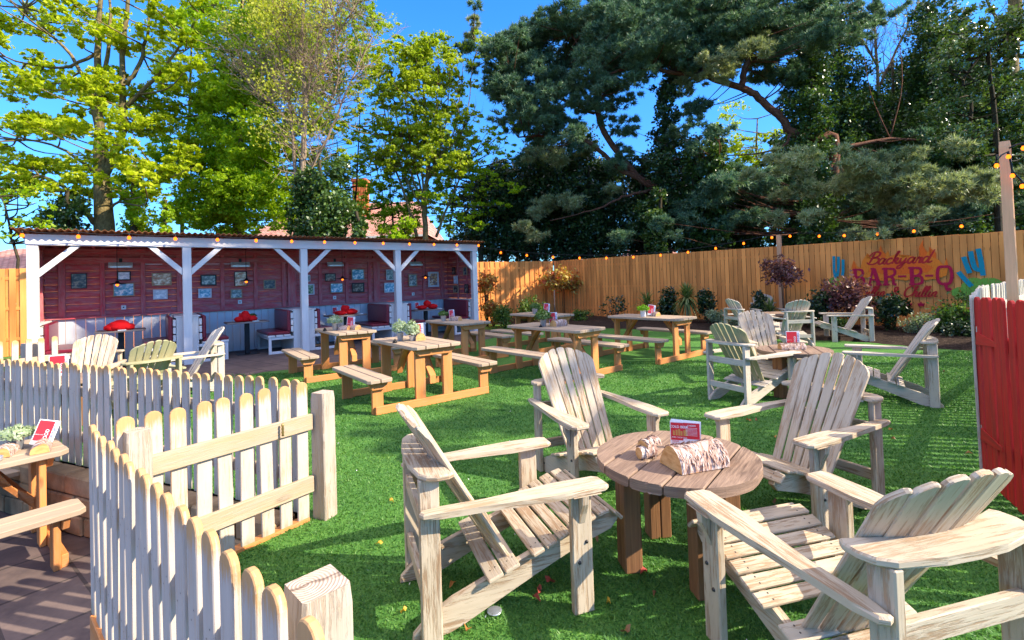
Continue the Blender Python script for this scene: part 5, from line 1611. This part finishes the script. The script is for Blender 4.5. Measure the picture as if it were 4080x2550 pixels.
leafy('bright leafy branches filling the sky between maple and budding tree', 'broadleaf_tree', (430, 560), 20, [([(430, 560), (440, 400), (450, 200), (455, 20)], .09, .03)], [(rr.uniform(360, 900), rr.uniform(-30, 330), rr.uniform(18, 34)) for _ in range(85)] + [(rr.uniform(620, 930), rr.uniform(-20, 420), rr.uniform(18, 34)) for _ in range(70)], 'leaf_top', 'bark_maple', .055, 620, .09, .55)
# --- bare pale tree
cl = [(rr.gauss(700, 70), rr.uniform(-20, 330), rr.uniform(26, 50)) for _ in range(46)] + [(rr.uniform(590, 760), rr.uniform(-40, 120), 40) for _ in range(16)]
leafy('tall pale-barked tree with fine bare twigs and a few opening buds', 'budding_tree', (716, 560), 16.4, [([(716, 540), (714, 440), (718, 330), (722, 230), (712, 120), (718, 10), (716, -120)], .13, .04), ([(700, 500), (696, 400), (690, 300), (672, 180), (650, 60), (640, -60)], .07, .02), ([(716, 440), (745, 380), (785, 300), (830, 190), (880, 90)], .06, .015), ([(718, 330), (690, 250), (640, 180), (600, 100)], .05, .015), ([(722, 240), (760, 160), (800, 80), (840, 10)], .05, .012), ([(716, 180), (690, 110), (670, 30)], .04, .012), ([(735, 300), (790, 220), (800, 140), (790, 40)], .04, .012), ([(722, 260), (740, 150), (760, 40), (770, -60)], .05, .015), ([(690, 300), (640, 240), (600, 200), (560, 120)], .04, .01)], cl, 'leaf_bud', 'bark_pale', .045, 130, .13, .8, .2, .9, twig=34, sub=.3, spread=.3, tr=0)
# --- airy tree right of the shelter roof
cl = [(rr.gauss(990, 62), rr.uniform(90, 420), rr.uniform(18, 36)) for _ in range(120)] + [(rr.uniform(880, 1120), rr.uniform(160, 420), rr.uniform(16, 30)) for _ in range(60)] + [(rr.gauss(985, 26), rr.uniform(60, 180), rr.uniform(20, 32)) for _ in range(14)]
cl2 = [(rr.gauss(1000, 110), rr.uniform(280, 548), rr.uniform(18, 34)) for _ in range(110)]
st = [([(1005, 560), (1003, 480), (1010, 400), (1005, 300), (1000, 200), (995, 90)], .13, .02)] + [([(1004, 500 - 10 * i), (1004 + dx * .4, 420 - 8 * i), (1004 + dx * .8, 300), (1004 + dx, 180 - 5 * i)], .05, .012) for i, dx in enumerate((-110, -80, -50, -25, 30, 60, 90, 115))] + [([(985, 560), (960, 470), (930, 380), (915, 250)], .07, .015), ([(1030, 560), (1060, 480), (1090, 400), (1080, 300)], .06, .012)]
leafy('airy multi-stemmed tree with a yellow-green top, right of the shelter roof', 'spring_tree', (1005, 560), 19.5, st, [(*c, c[2] * .7) for c in cl], 'leaf_top', 'bark_maple', .062, 620, .13, .45, twig=5)
leafy('lower leafy growth of saplings behind the right end of the shelter roof', 'sapling', (930, 560), 20.5, [([(930, 560), (925, 480), (915, 400)], .06, .015), ([(1060, 560), (1070, 480), (1080, 400)], .05, .015), ([(845, 560), (842, 440), (850, 300), (846, 180)], .06, .01)], [(*c, c[2] * .7) for c in cl2], 'leaf_mid', 'bark_dark', .06, 520, .06, .45, twig=3)
# --- ivy clad stems, evergreen shrubs
def ivy_col(label, px, w, top, Y, bot=590, leafm='ivy', n=1.0, name='ivy_clad_tree', size=.06, stem=.16, group='ivy-clad trunks behind the long fence'):
    cl = []; y = bot
    while y > top:
        r = w * rr.uniform(.75, 1.15) * (.75 + .25 * min(1, (y - top) / 120))
        cl.append((px + rr.gauss(0, w * .38), y, r * rr.uniform(.7, 1.25), r * rr.uniform(.7, 1.1), rr.gauss(0, .4)))
        y -= r * .62
    return leafy(label, name, (px, bot), Y, [([(px, bot), (px + rr.uniform(-6, 6), (bot + top) / 2), (px + rr.uniform(-8, 8), top - 5)], stem, .05)], cl, leafm, 'bark_dark', size, 1500 * n, stem, .9, .3, tr=0, sub=.05, group=group)
ivy_col('dark ivy clump left of the maple trunk', 160, 42, 455, 16.5, leafm='ivy', name='ivy_bush')
ivy_col('ivy-covered thin stem right of the maple trunk', 318, 30, 380, 16.8, leafm='leaf_mid', n=.7)
ivy_col('short leafy stump above the shelter roof', 388, 15, 478, 15.5, leafm='leaf_mid', name='ivy_bush', stem=.08)
ivy_col('dark ivy mass on the pale tree trunk', 720, 34, 415, 16.2)
ivy_col('tall dark evergreen bush beside the pale tree', 762, 42, 385, 15.8, name='evergreen_bush')
ivy_col('low ivy clump above the right half of the shelter roof', 850, 16, 505, 15.6, name='ivy_bush', stem=.06)
ivy_col('dark leafy clump above the fourth shelter post', 950, 22, 525, 15.8, name='ivy_bush', stem=.06, leafm='leaf_mid')
leafy('thin leafy branches hanging in at the left edge over the shelter end', 'sapling', (-30, 620), 14.5, [([(40, 640), (25, 560), (10, 480), (-30, 430)], .05, .015)], [(rr.uniform(-20, 110), rr.uniform(440, 575), rr.uniform(18, 30), 9) for _ in range(30)], 'leaf_mid', 'bark_dark', .05, 300, .05, .5)
for i, (px, w, top, Y) in enumerate(((1135, 40, 430, 22), (1195, 48, 400, 22.5), (1262, 50, 350, 23), (1330, 56, 330, 23), (1395, 44, 400, 22), (1450, 48, 400, 22.5), (1512, 36, 380, 21), (1572, 30, 195, 20), (1640, 34, 370, 19.5), (1692, 24, 300, 19), (1770, 28, 430, 20.5), (1916, 40, 60, 19), (1985, 40, 40, 21), (2045, 44, 200, 21.5), (2110, 40, 150, 22), (2190, 50, 10, 20), (2250, 46, 60, 21), (2320, 50, 160, 19.5), (2400, 50, 180, 19))):
    ivy_col(['dark ivy-clad trunk behind the sunlit end of the long fence', 'dark evergreen mass behind the middle of the long fence', 'tall dark ivy-clad trunk behind the mural'][0 if i < 4 else 1 if i < 11 else 2] + ', number %d from the shelter' % (i + 1) if False else ('dark ivy-clad trunk %s' % ('just right of the shelter roof', 'second right of the shelter roof', 'rising behind the sagging bulbs', 'under the lower left pine branch', 'left of the lower pine branch', 'under the middle of the lower pine branch', 'where the lower pine branch begins', 'carrying the left pine limb, tall and narrow', 'right of the left pine limb', 'narrow, left of the yellow-green gap', 'behind the fence pillar', 'tall, left of the mural, carrying the big pine limb', 'tallest, above the left cactus of the mural', 'above the mural script', 'above the right half of the mural', 'tall, above the right cactus of the mural', 'tall, left of the timber post', 'close behind the timber post', 'at the right edge of the picture')[i]), px, w, top, Y, leafm='evergreen' if i < 8 else 'ivy', n=.8 if i < 8 else 1.0, size=.07 if i < 11 else .06)
for j, (px, wd, top, Y, lab) in enumerate(((1165, 60, 390, 24, 'broad dark evergreen filling the gap right of the shelter'), (1290, 70, 360, 24.5, 'broad dark evergreen behind the sagging festoon'), (1420, 70, 380, 24.5, 'broad dark evergreen under the lower pine branch'), (1530, 50, 400, 23, 'dark evergreen left of the leaning pine trunk'), (1625, 50, 330, 22.5, 'dark evergreen right of the leaning pine trunk'), (1700, 46, 470, 22, 'low dark evergreen left of the fence pillar'), (1870, 50, 300, 22.5, 'dark evergreen under the massive pine limb'), (1990, 70, 260, 23, 'dark evergreen above the start of the mural'), (2120, 80, 230, 23.5, 'dark evergreen above the end of the mural'), (2270, 90, 200, 23, 'dark evergreen left of the timber post'))):
    leafy(lab, 'evergreen_tree', (px, 590), Y, [([(px, 590), (px + 5, (590 + top) / 2), (px, top)], .12, .03)], [(rr.gauss(px, wd * .62), rr.uniform(top, 590), rr.uniform(20, 44)) for _ in range(int((590 - top) * wd / 330))], 'evergreen' if j < 6 else 'ivy', 'bark_dark', .075, 900, .12, .7, tr=0, group='dark evergreens behind the long fence')
ivy_col('dark ivy round the foot of the leaning pine trunk', 1556, 30, 452, 18.6, leafm='ivy')
ivy_col('dark ivy column hiding the trunk below the massive pine limb', 1940, 34, 372, 17.0, leafm='ivy')
leafy('sunlit yellow-green tree seen through the gap between the ivy-clad trunks', 'broadleaf_tree', (1780, 590), 25, [([(1780, 590), (1785, 420), (1790, 280)], .12, .03)], [(rr.uniform(1700, 1870), rr.uniform(230, 570), rr.uniform(24, 44)) for _ in range(46)], 'leaf_top', 'bark_maple', .08, 420, .12, .5)
leafy('glossy bright-leaved ivy tree at the top right behind the timber post', 'ivy_clad_tree', (2360, 590), 14.5, [([(2360, 560), (2350, 300), (2330, 60)], .12, .04), ([(2290, 330), (2295, 240), (2275, 190), (2330, 120), (2390, 75)], .05, .02)], [(rr.uniform(2215, 2430), rr.uniform(20, 380), rr.uniform(20, 38)) for _ in range(52)], 'ivy_bright', 'bark_dark', .05, 620, .12, .6)
leafy('bare mossy tree trunk at the top right corner', 'tree', (2392, 560), 19, [([(2392, 560), (2392, 300), (2386, 180), (2395, 60), (2400, -60)], .30, .2), ([(2388, 150), (2360, 60), (2320, -20)], .1, .03), ([(2392, 130), (2420, 60), (2440, 0)], .08, .03)], [(2385, 220, 24), (2396, 330, 26), (2380, 120, 16), (2400, 260, 22)], 'leaf_top', 'bark_maple', .06, 300, .30, twig=10)
leafy('fine bare-twigged tree against the sky above the mural', 'budding_tree', (2090, 560), 21, [([(2090, 560), (2080, 300), (2070, 120), (2060, -40)], .12, .03), ([(2080, 200), (2130, 90), (2170, 0)], .06, .015), ([(2075, 160), (2020, 60), (1990, -20)], .05, .012)], [(rr.uniform(1980, 2280), rr.uniform(-20, 110), 26, 20) for _ in range(12)], 'leaf_bud', 'bark_pale', .04, 120, .12, twig=30, tr=0, sub=.4)
leafy('pale green bushes seen between the trunks behind the fence pillar', 'broadleaf_tree', (1830, 590), 22, [([(1830, 590), (1835, 520)], .06, .03)], [(rr.uniform(1690, 1900), rr.uniform(480, 585), rr.uniform(18, 32)) for _ in range(26)], 'ivy_bright', 'bark_dark', .06, 380, .06)

# --- the pines: limbs and needle masses
def pine(label, basepx, Y, limbs, blobs, mat_, base_r, length=.13, dens=1.0, lightblobs=()):
    b = at(basepx[0], basepx[1], Y)
    t = thing('pine_tree', label, 'tree', (b.x, b.y, 0))
    mb = MB(); P = []
    for pts, r0, r1 in limbs:
        q = [at(x, y, Y + (z[0] if z else 0)) for x, y, *z in pts]
        if r0 >= base_r: q = [Vector((b.x, b.y, 0))] + q
        P.append(limb(mb, q, r0, r1, 9, .03))
    def C(bl, k=1):
        out = []
        for x, y, rx, ry, *dy in bl:
            d = dy[0] if dy else random.gauss(0, .8)
            w = at(x, y, Y + d); s = (Y + d) / 1150
            # break each mass up into pads
            m = max(3, int(rx * ry / 480))
            for _ in range(m):
                ox, oz, oy = random.gauss(0, .45) * rx * s, random.gauss(0, .45) * ry * s, random.gauss(0, .7)
                r = random.uniform(.42, .62) * (rx + ry) / 2 * s
                c = (w.x + ox, w.y + oy, w.z + oz)
                out.append((*c, r * 1.15, r * 1.1, r * .55, 250 * k * dens * (r / .6) ** 1.7))
                near_branch(mb, P, c, .028, 4)
        return out
    cr = C(blobs)
    N1 = needle_cloud(cr, length)
    finish(t, mb, M['bark_pine'], N1, M[mat_], 3)
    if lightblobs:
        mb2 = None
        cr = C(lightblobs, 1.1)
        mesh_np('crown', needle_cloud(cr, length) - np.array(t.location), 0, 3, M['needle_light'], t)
    return t
pine('blue-green pine spreading left over the lawn with bare curved limbs', (1580, 560), 20.5,
     [([(1575, 560), (1562, 470), (1553, 445), (1504, 416), (1446, 342), (1417, 288), (1409, 230), (1400, 120)], .17, .10), ([(1553, 440), (1471, 403), (1413, 354), (1355, 317), (1285, 321), (1224, 325)], .13, .03), ([(1553, 445), (1510, 455), (1471, 465), (1430, 486), (1380, 502), (1300, 520)], .08, .02), ([(1405, 268), (1347, 243), (1280, 215), (1200, 170), (1120, 100)], .07, .02), ([(1409, 230), (1370, 120), (1330, 40)], .08, .02), ([(1355, 317), (1310, 345), (1260, 370)], .04, .015)],
     [(1130, 92, 34, 34), (1190, 128, 60, 40), (1250, 90, 60, 50), (1250, 175, 80, 50), (1330, 70, 70, 60), (1350, 180, 80, 44), (1180, 205, 50, 26), (1290, 245, 76, 40), (1420, 110, 80, 80), (1420, 200, 60, 40), (1500, 60, 80, 70), (1540, 120, 80, 50), (1470, 190, 60, 30), (1440, 40, 70, 50), (1230, 290, 60, 24), (1300, 20, 40, 30), (1340, 290, 40, 26), (1110, 120, 30, 30), (1160, 160, 60, 30), (1220, 130, 70, 50), (1290, 130, 80, 60), (1380, 40, 70, 50), (1390, 230, 50, 30), (1460, 120, 80, 60), (1250, 220, 90, 40), (1200, 260, 70, 24), (1490, 10, 70, 40), (1230, 320, 60, 22), (1290, 300, 70, 30), (1250, 370, 50, 16), (1350, 240, 60, 40), (1370, 310, 50, 30), (1450, 250, 50, 36), (1480, 300, 40, 36), (1500, 230, 60, 30), (1460, 380, 40, 30), (1320, 330, 60, 26)],
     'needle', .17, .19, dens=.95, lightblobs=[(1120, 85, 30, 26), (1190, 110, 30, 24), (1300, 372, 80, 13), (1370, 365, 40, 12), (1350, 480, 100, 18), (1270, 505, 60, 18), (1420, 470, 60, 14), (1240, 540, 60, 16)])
pine('dark pine with a massive orange-barked limb crossing above the mural', (1925, 560), 19.0,
     [([(1925, 540), (1945, 430), (1975, 360)], .16, .15), ([(1975, 352), (1930, 330), (1870, 311), (1844, 276), (1818, 255), (1783, 224), (1753, 207)], .165, .13), ([(1753, 207), (1757, 170), (1775, 120), (1779, 80), (1764, 60), (1744, 56), (1700, 20)], .13, .07), ([(1765, 212), (1700, 190), (1654, 175), (1593, 173), (1541, 162), (1471, 165), (1425, 181)], .13, .04), ([(1970, 350), (2038, 341), (2102, 328), (2200, 330)], .10, .03), ([(1972, 355), (1990, 401), (2010, 450)], .08, .02), ([(1870, 311), (1850, 345), (1800, 362), (1700, 368)], .06, .02), ([(1764, 60), (1800, 10), (1840, -60)], .08, .03)],
     [(1600, 60, 80, 60), (1660, 120, 80, 50), (1720, 40, 80, 60), (1790, 20, 80, 50), (1850, 60, 80, 60), (1700, 100, 80, 60), (1640, 10, 80, 40), (1900, 20, 70, 50), (1860, 150, 70, 50), (1940, 110, 60, 50), (1740, 440, 90, 44), (1690, 400, 60, 40), (1800, 470, 80, 40), (1990, 470, 80, 40), (2060, 500, 80, 30), (2180, 500, 90, 34), (2290, 500, 70, 34), (2080, 350, 80, 26), (2240, 395, 90, 30), (1580, 100, 80, 60), (1620, 30, 80, 50), (1680, 80, 80, 60), (1560, 40, 70, 50), (1600, 140, 70, 40), (1740, 90, 70, 50), (1660, 150, 70, 36), (1830, 110, 60, 50), (1650, 250, 50, 40), (1640, 320, 40, 50), (1660, 450, 60, 50), (1620, 520, 60, 40), (1520, 560, 60, 24), (1720, 520, 70, 30), (1890, 200, 60, 50), (1940, 40, 60, 40), (1480, 330, 30, 30), (2010, 20, 70, 40), (2080, 30, 60, 34), (1980, 70, 50, 40), (2050, 80, 50, 30)],
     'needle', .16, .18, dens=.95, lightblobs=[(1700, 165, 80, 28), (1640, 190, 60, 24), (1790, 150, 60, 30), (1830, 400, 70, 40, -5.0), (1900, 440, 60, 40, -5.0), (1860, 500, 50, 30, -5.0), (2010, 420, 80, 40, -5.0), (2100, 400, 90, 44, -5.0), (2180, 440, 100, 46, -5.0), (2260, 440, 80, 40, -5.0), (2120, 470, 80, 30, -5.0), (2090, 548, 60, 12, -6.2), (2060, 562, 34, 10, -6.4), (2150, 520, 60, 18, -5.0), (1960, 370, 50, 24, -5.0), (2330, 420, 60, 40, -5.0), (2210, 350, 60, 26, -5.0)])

# --- trees standing right of the picture: they throw the dappled shade over lawn and shelter
def shade_tree(label, x, y, h, r, n, dens, leafm='leaf_mid', seed=1, lo=.42):
    q = random.Random(seed)
    t = thing('broadleaf_tree', label, 'tree', (x, y, 0))
    mb = MB(); P = [limb(mb, [(x, y, 0), (x + .1, y, h * .4), (x - .1, y + .1, h * .9)], .22, .06, 8)]
    C = []
    for i in range(n):
        a = q.uniform(0, 6.28); e = q.random() ** .5
        c = (x + math.cos(a) * e * r, y + math.sin(a) * e * r, h * q.uniform(lo, 1.03))
        s = q.uniform(.55, 1.0)
        C.append((*c, s, s, s * .6, dens)); near_branch(mb, P, c, .04)
    finish(t, mb, M['bark_dark'], leaf_cloud(C, .11, .4, .05, .5), M[leafm])
SHADE = [(15.5, 10.6, 14.0, 2.9, 60, 420, 11, .62), (16.5, 7.3, 17.5, 2.9, 64, 420, 12, .66), (17.4, 5.2, 18.6, 1.9, 34, 420, 13, .74), (14.0, 6.0, 11.0, 2.1, 13, 200, 14, .72), (13.5, 2.2, 9.6, 1.7, 9, 200, 15, .82)]
for i, (x, y, h, r, n, d_, sd, lo) in enumerate(SHADE):
    shade_tree(['leafy tree beyond the right edge behind the end of the long fence', 'tall leafy tree beyond the right edge shading the middle of the shelter', 'tallest tree beyond the right edge, shading the left bays', 'low open tree beyond the right edge', 'slim open tree beyond the right edge nearest the viewer'][i], x, y, h, r, n, d_, seed=sd, lo=lo)

# ------------------------------------------------------------------ houses beyond the trees
def _tiles(c1, c2):
    def b(n):
        br = n.nd('ShaderNodeTexBrick'); br.inputs['Scale'].default_value = 1
        br.inputs['Brick Width'].default_value = .28; br.inputs['Row Height'].default_value = .16; br.inputs['Mortar Size'].default_value = .02
        br.inputs['Color1'].default_value = (*c1, 1); br.inputs['Color2'].default_value = (*c2, 1); br.inputs['Mortar'].default_value = (*[x * .4 for x in c1], 1)
        tc = n.nd('ShaderNodeTexCoord'); n.ln(tc.outputs['UV'], br.inputs['Vector'])
        ns = n.noise(n.objmap(), 2, 5)
        n.p(n.mix(1.0, br.outputs[0], n.ramp(ns, [(.3, (.7, .7, .7)), (.7, (1.2, 1.2, 1.2))]), 'MULTIPLY'), .85)
    return b
M['tiles'] = mat('pink_clay_tiles', _tiles((.50, .22, .16), (.62, .34, .26)))
M['brick'] = mat('orange_brick', _tiles((.62, .14, .04), (.72, .22, .07)))
def house(label, x0, x1, y, ze, zr_, depth=4, chim=(), ev=.3):
    t = thing('house', label, 'house', ((x0 + x1) / 2, y, 0))
    w = (x1 - x0) / 2
    MB().box(-w, w, 0, depth * 2, 0, ze, bev=0).build('wall', M['brick'], t)
    mb = MB()
    for s, yy in ((0, 0), (1, 0)):
        a = (-w - ev, -ev if not s else depth * 2 + ev, ze - .05); b = (w + ev, -ev if not s else depth * 2 + ev, ze - .05)
        c = (w - 1.2, depth, zr_); d = (-w + 1.2, depth, zr_)
        n_ = len(mb.v); mb.v += [a, b, c, d]; mb.f.append([n_, n_ + 1, n_ + 2, n_ + 3] if not s else [n_ + 3, n_ + 2, n_ + 1, n_])
        L = math.hypot(depth + ev, zr_ - ze); mb.uv += ([(a[0], 0), (b[0], 0), (c[0], L), (d[0], L)] if not s else [(d[0], L), (c[0], L), (b[0], 0), (a[0], 0)]); mb.m.append(0); mb.sm.append(False)
    for sg in (-1, 1):
        a = (sg * (w + ev), -ev, ze - .05); b = (sg * (w + ev), depth * 2 + ev, ze - .05); c = (sg * (w - 1.2), depth, zr_)
        mb.quads([[a, b, c] if sg > 0 else [b, a, c]])
    roof = mb.build('roof', M['tiles'], t)
    MB().box(-w - ev, w + ev, -ev - .1, -ev, ze - .16, ze - .04, bev=0).build('gutter', M['plastic'], t)
    for cx, cy, cw, zt_ in chim:
        c = MB().box(cx - cw / 2, cx + cw / 2, cy, cy + .8, ze, zt_, bev=.0, grain=2).box(cx - cw / 2 - .07, cx + cw / 2 + .07, cy - .07, cy + .87, zt_ + .001, zt_ + .2, bev=.02).build('chimney', M['brick'], roof)
    for wx in (-w * .5, w * .4):
        f = MB().box(wx - .6, wx + .6, -.06, -.002, 1.2, 2.5, bev=.01).build('window', M['plastic'], t)
        MB().box(wx - .52, wx + .52, -.068, -.061, 1.28, 2.42, bev=0).build('pane', M['frame_black'], f)
    return t
house('brick house with a pink tiled roof and orange chimney behind the shelter', -16.2, -5.4, 30, 4.6, 7.4, 4.5, chim=((.75, 2.4, .9, 8.5),))
house('low house with an orange tiled roof at the left edge beyond the fence', -27, -20.4, 21.5, 2.55, 4.0, 3.5)
house('small orange gabled house glimpsed between the dark trunks', 8.2, 11.4, 33, 2.8, 4.3, 2.5)
t = thing('street_lamp', 'dark lamp post behind the fence left of its pillar', 'street lamp', (at(1760, 560, 22).x, 22, 0))
MB().tube([(0, 0, 0), (0, 0, 4.6)], .05, 8).build('pole', M['black'], t)
MB().box(-.09, .09, -.09, .09, 4.6, 5.0, bev=.02).build('lamp_head', M['black'], t)

# ------------------------------------------------------------------ shrubs of the flower bed
def shrub(name, label, x, y, z0, z1, w, leafm, n, size, stem=0, up=.3, kind='leaf', seed=0):
    t = thing(name, label, 'shrub', (x, y, .1))
    mb = MB(); h = z1 - .1
    q = random.Random(seed + int(x * 100))
    if kind == 'leaf':
        zc = (z0 + z1) / 2 - .1; rz = (z1 - z0) / 2
        for i in range(7 if not stem else 5):
            a = q.uniform(0, 6.28)
            mb.tube([(math.cos(a) * .03, math.sin(a) * .03, -.1), (math.cos(a) * .06, math.sin(a) * .06, max(.02, zc - rz * .7)), (math.cos(a) * w * .3, math.sin(a) * w * .3, zc + rz * q.uniform(0, .7))], [.008 if stem else .016, .007 if stem else .012, .004], 5)
        C = []
        for i in range(9):
            a = q.uniform(0, 6.28); e = q.random() ** .5
            C.append((math.cos(a) * e * w * .34, math.sin(a) * e * w * .34, zc + q.uniform(-.55, .55) * rz, w * .24, w * .24, rz * .42, n / 9))
        mesh_np('foliage', leaf_cloud(C, size, up, .06, .9, .30, .5), 0, 4, M[leafm], t)
        mb.build('stems', M['bark_dark'], t)
    else:
        zc = (z0 - .1) + (z1 - z0) * .42
        mb.tube([(0, 0, -.1), (.01, 0, zc * .6), (0, 0, zc)], [.05, .045, .03], 7)
        mb.build('stem', M['bark_pale'], t)
        lf = MB(); R_ = w * .62
        for i in range(n):
            a = q.uniform(0, 6.28); el = q.uniform(-1.0, 1.45)
            L = R_ * q.uniform(.8, 1.2); d = Vector((math.cos(a) * math.cos(el), math.sin(a) * math.cos(el), math.sin(el)))
            s = d.cross(Vector((0, 0, 1)));
            if s.length < .1: s = Vector((1, 0, 0))
            s.normalize(); o = Vector((0, 0, zc)); wd = .017
            p1 = o + d * L * .5 + Vector((0, 0, .02)); p2 = o + d * L - Vector((0, 0, L * .22))
            lf.quads([[o - s * wd * .6, o + s * wd * .6, p1 + s * wd, p1 - s * wd], [p1 - s * wd, p1 + s * wd, p2 + s * .002, p2 - s * .002]])
        lf.build('leaves', M[leafm], t)
    return t
SH = [('photinia_shrub', 'clipped photinia standard with red and yellow-green leaves on the fence', 1.94, 18.59, .95, 1.95, 1.75, 'lf_photinia', 2600, .07, 1),
 ('leafy_shrub', 'tall slender pinkish shrub beside the right end of the shelter', -.92, 17.0, .9, 2.0, .8, 'lf_photinia', 900, .06, 0),
 ('leafy_shrub', 'bushy sunlit shrub at the foot of the shelter corner', -.70, 17.0, .0, 1.05, .85, 'lf_photinia', 1000, .06, 0),
 ('round_shrub', 'rounded green shrub left of the farthest picnic table', -.30, 16.2, .0, .72, 1.0, 'lf_green', 2600, .035, 0),
 ('round_shrub', 'green shrub behind the farthest picnic table', .62, 17.6, .0, .98, 1.1, 'lf_green', 1800, .05, 0),
 ('low_shrub', 'small grey-green shrub right of the farthest picnic table', 2.36, 16.9, .0, .50, .75, 'lf_green', 1300, .035, 0),
 ('sparse_shrub', 'thin twiggy shrub against the middle of the long fence', 3.44, 16.6, .1, .95, 1.0, 'lf_dark', 420, .045, 0),
 ('dark_shrub', 'dark glossy shrub between the two cordylines', 4.83, 15.3, .05, 1.25, .68, 'lf_dark', 1900, .05, 0),
 ('dark_shrub', 'dark upright shrub right of the large cordyline', 5.72, 14.35, .05, 1.15, .56, 'lf_dark', 1500, .045, 0),
 ('variegated_shrub', 'round silver-grey shrub right of the large cordyline', 5.62, 13.6, .05, .70, .52, 'lf_grey', 2200, .022, 0),
 ('variegated_shrub', 'small silver-grey shrub left of the far chairs', 6.05, 13.2, .05, .58, .42, 'lf_grey', 1500, .02, 0),
 ('purple_shrub', 'purple-leaved standard shrub to the right of the fence pillar', 7.26, 13.05, 1.10, 1.98, .98, 'lf_purple', 1500, .05, 1),
 ('purple_shrub', 'large purple-leaved shrub covering the first letter of the mural', 8.2, 11.9, .2, 1.42, 1.05, 'lf_purple', 2800, .05, 0),
 ('dark_shrub', 'small dark shrub left of the spiky plant', 6.73, 13.35, .1, 1.12, .46, 'lf_dark', 1200, .045, 0),
 ('dark_shrub', 'dark evergreen shrub left of the large purple shrub', 7.70, 12.3, .05, 1.08, .76, 'lf_dark', 2200, .045, 0),
 ('dark_shrub', 'dark evergreen shrub in front of the mural lettering', 8.73, 11.3, .05, 1.0, .70, 'lf_dark', 1800, .045, 0),
 ('mixed_shrub', 'large yellow-green shrub at the right end of the mural', 9.64, 10.55, .05, 1.10, .98, 'lf_green', 3200, .04, 0),
 ('variegated_shrub', 'low silver-variegated shrub below the mural stars', 8.83, 10.55, .03, .58, .72, 'lf_grey', 2200, .022, 0),
 ('low_shrub', 'low dark ground-cover shrub below the right cactus', 9.35, 10.0, .03, .45, .95, 'lf_dark', 2000, .03, 0),
 ('low_shrub', 'low yellow-green shrub behind the far chair in profile', 7.75, 11.95, .03, .50, .7, 'lf_green', 1300, .03, 0)]
for i, (nm, lab, x, y, z0, z1, w, lm, n, sz, st_) in enumerate(SH): shrub(nm, lab, x, y, z0, z1, w, lm, n, sz, st_, seed=i)
shrub('cordyline', 'smaller spiky cordyline left of the dark glossy shrub', 4.35, 15.9, .25, 1.15, 1.0, 'lf_blade', 110, 0, kind='spike', seed=41)
shrub('cordyline', 'large spiky cordyline with drooping sword leaves in front of the long fence', 5.19, 14.55, .30, 1.65, .95, 'lf_blade', 240, 0, kind='spike', seed=42)
shrub('cordyline', 'low spiky plant left of the far chairs', 6.93, 13.15, .15, 1.0, .75, 'lf_blade', 100, 0, kind='spike', seed=43)
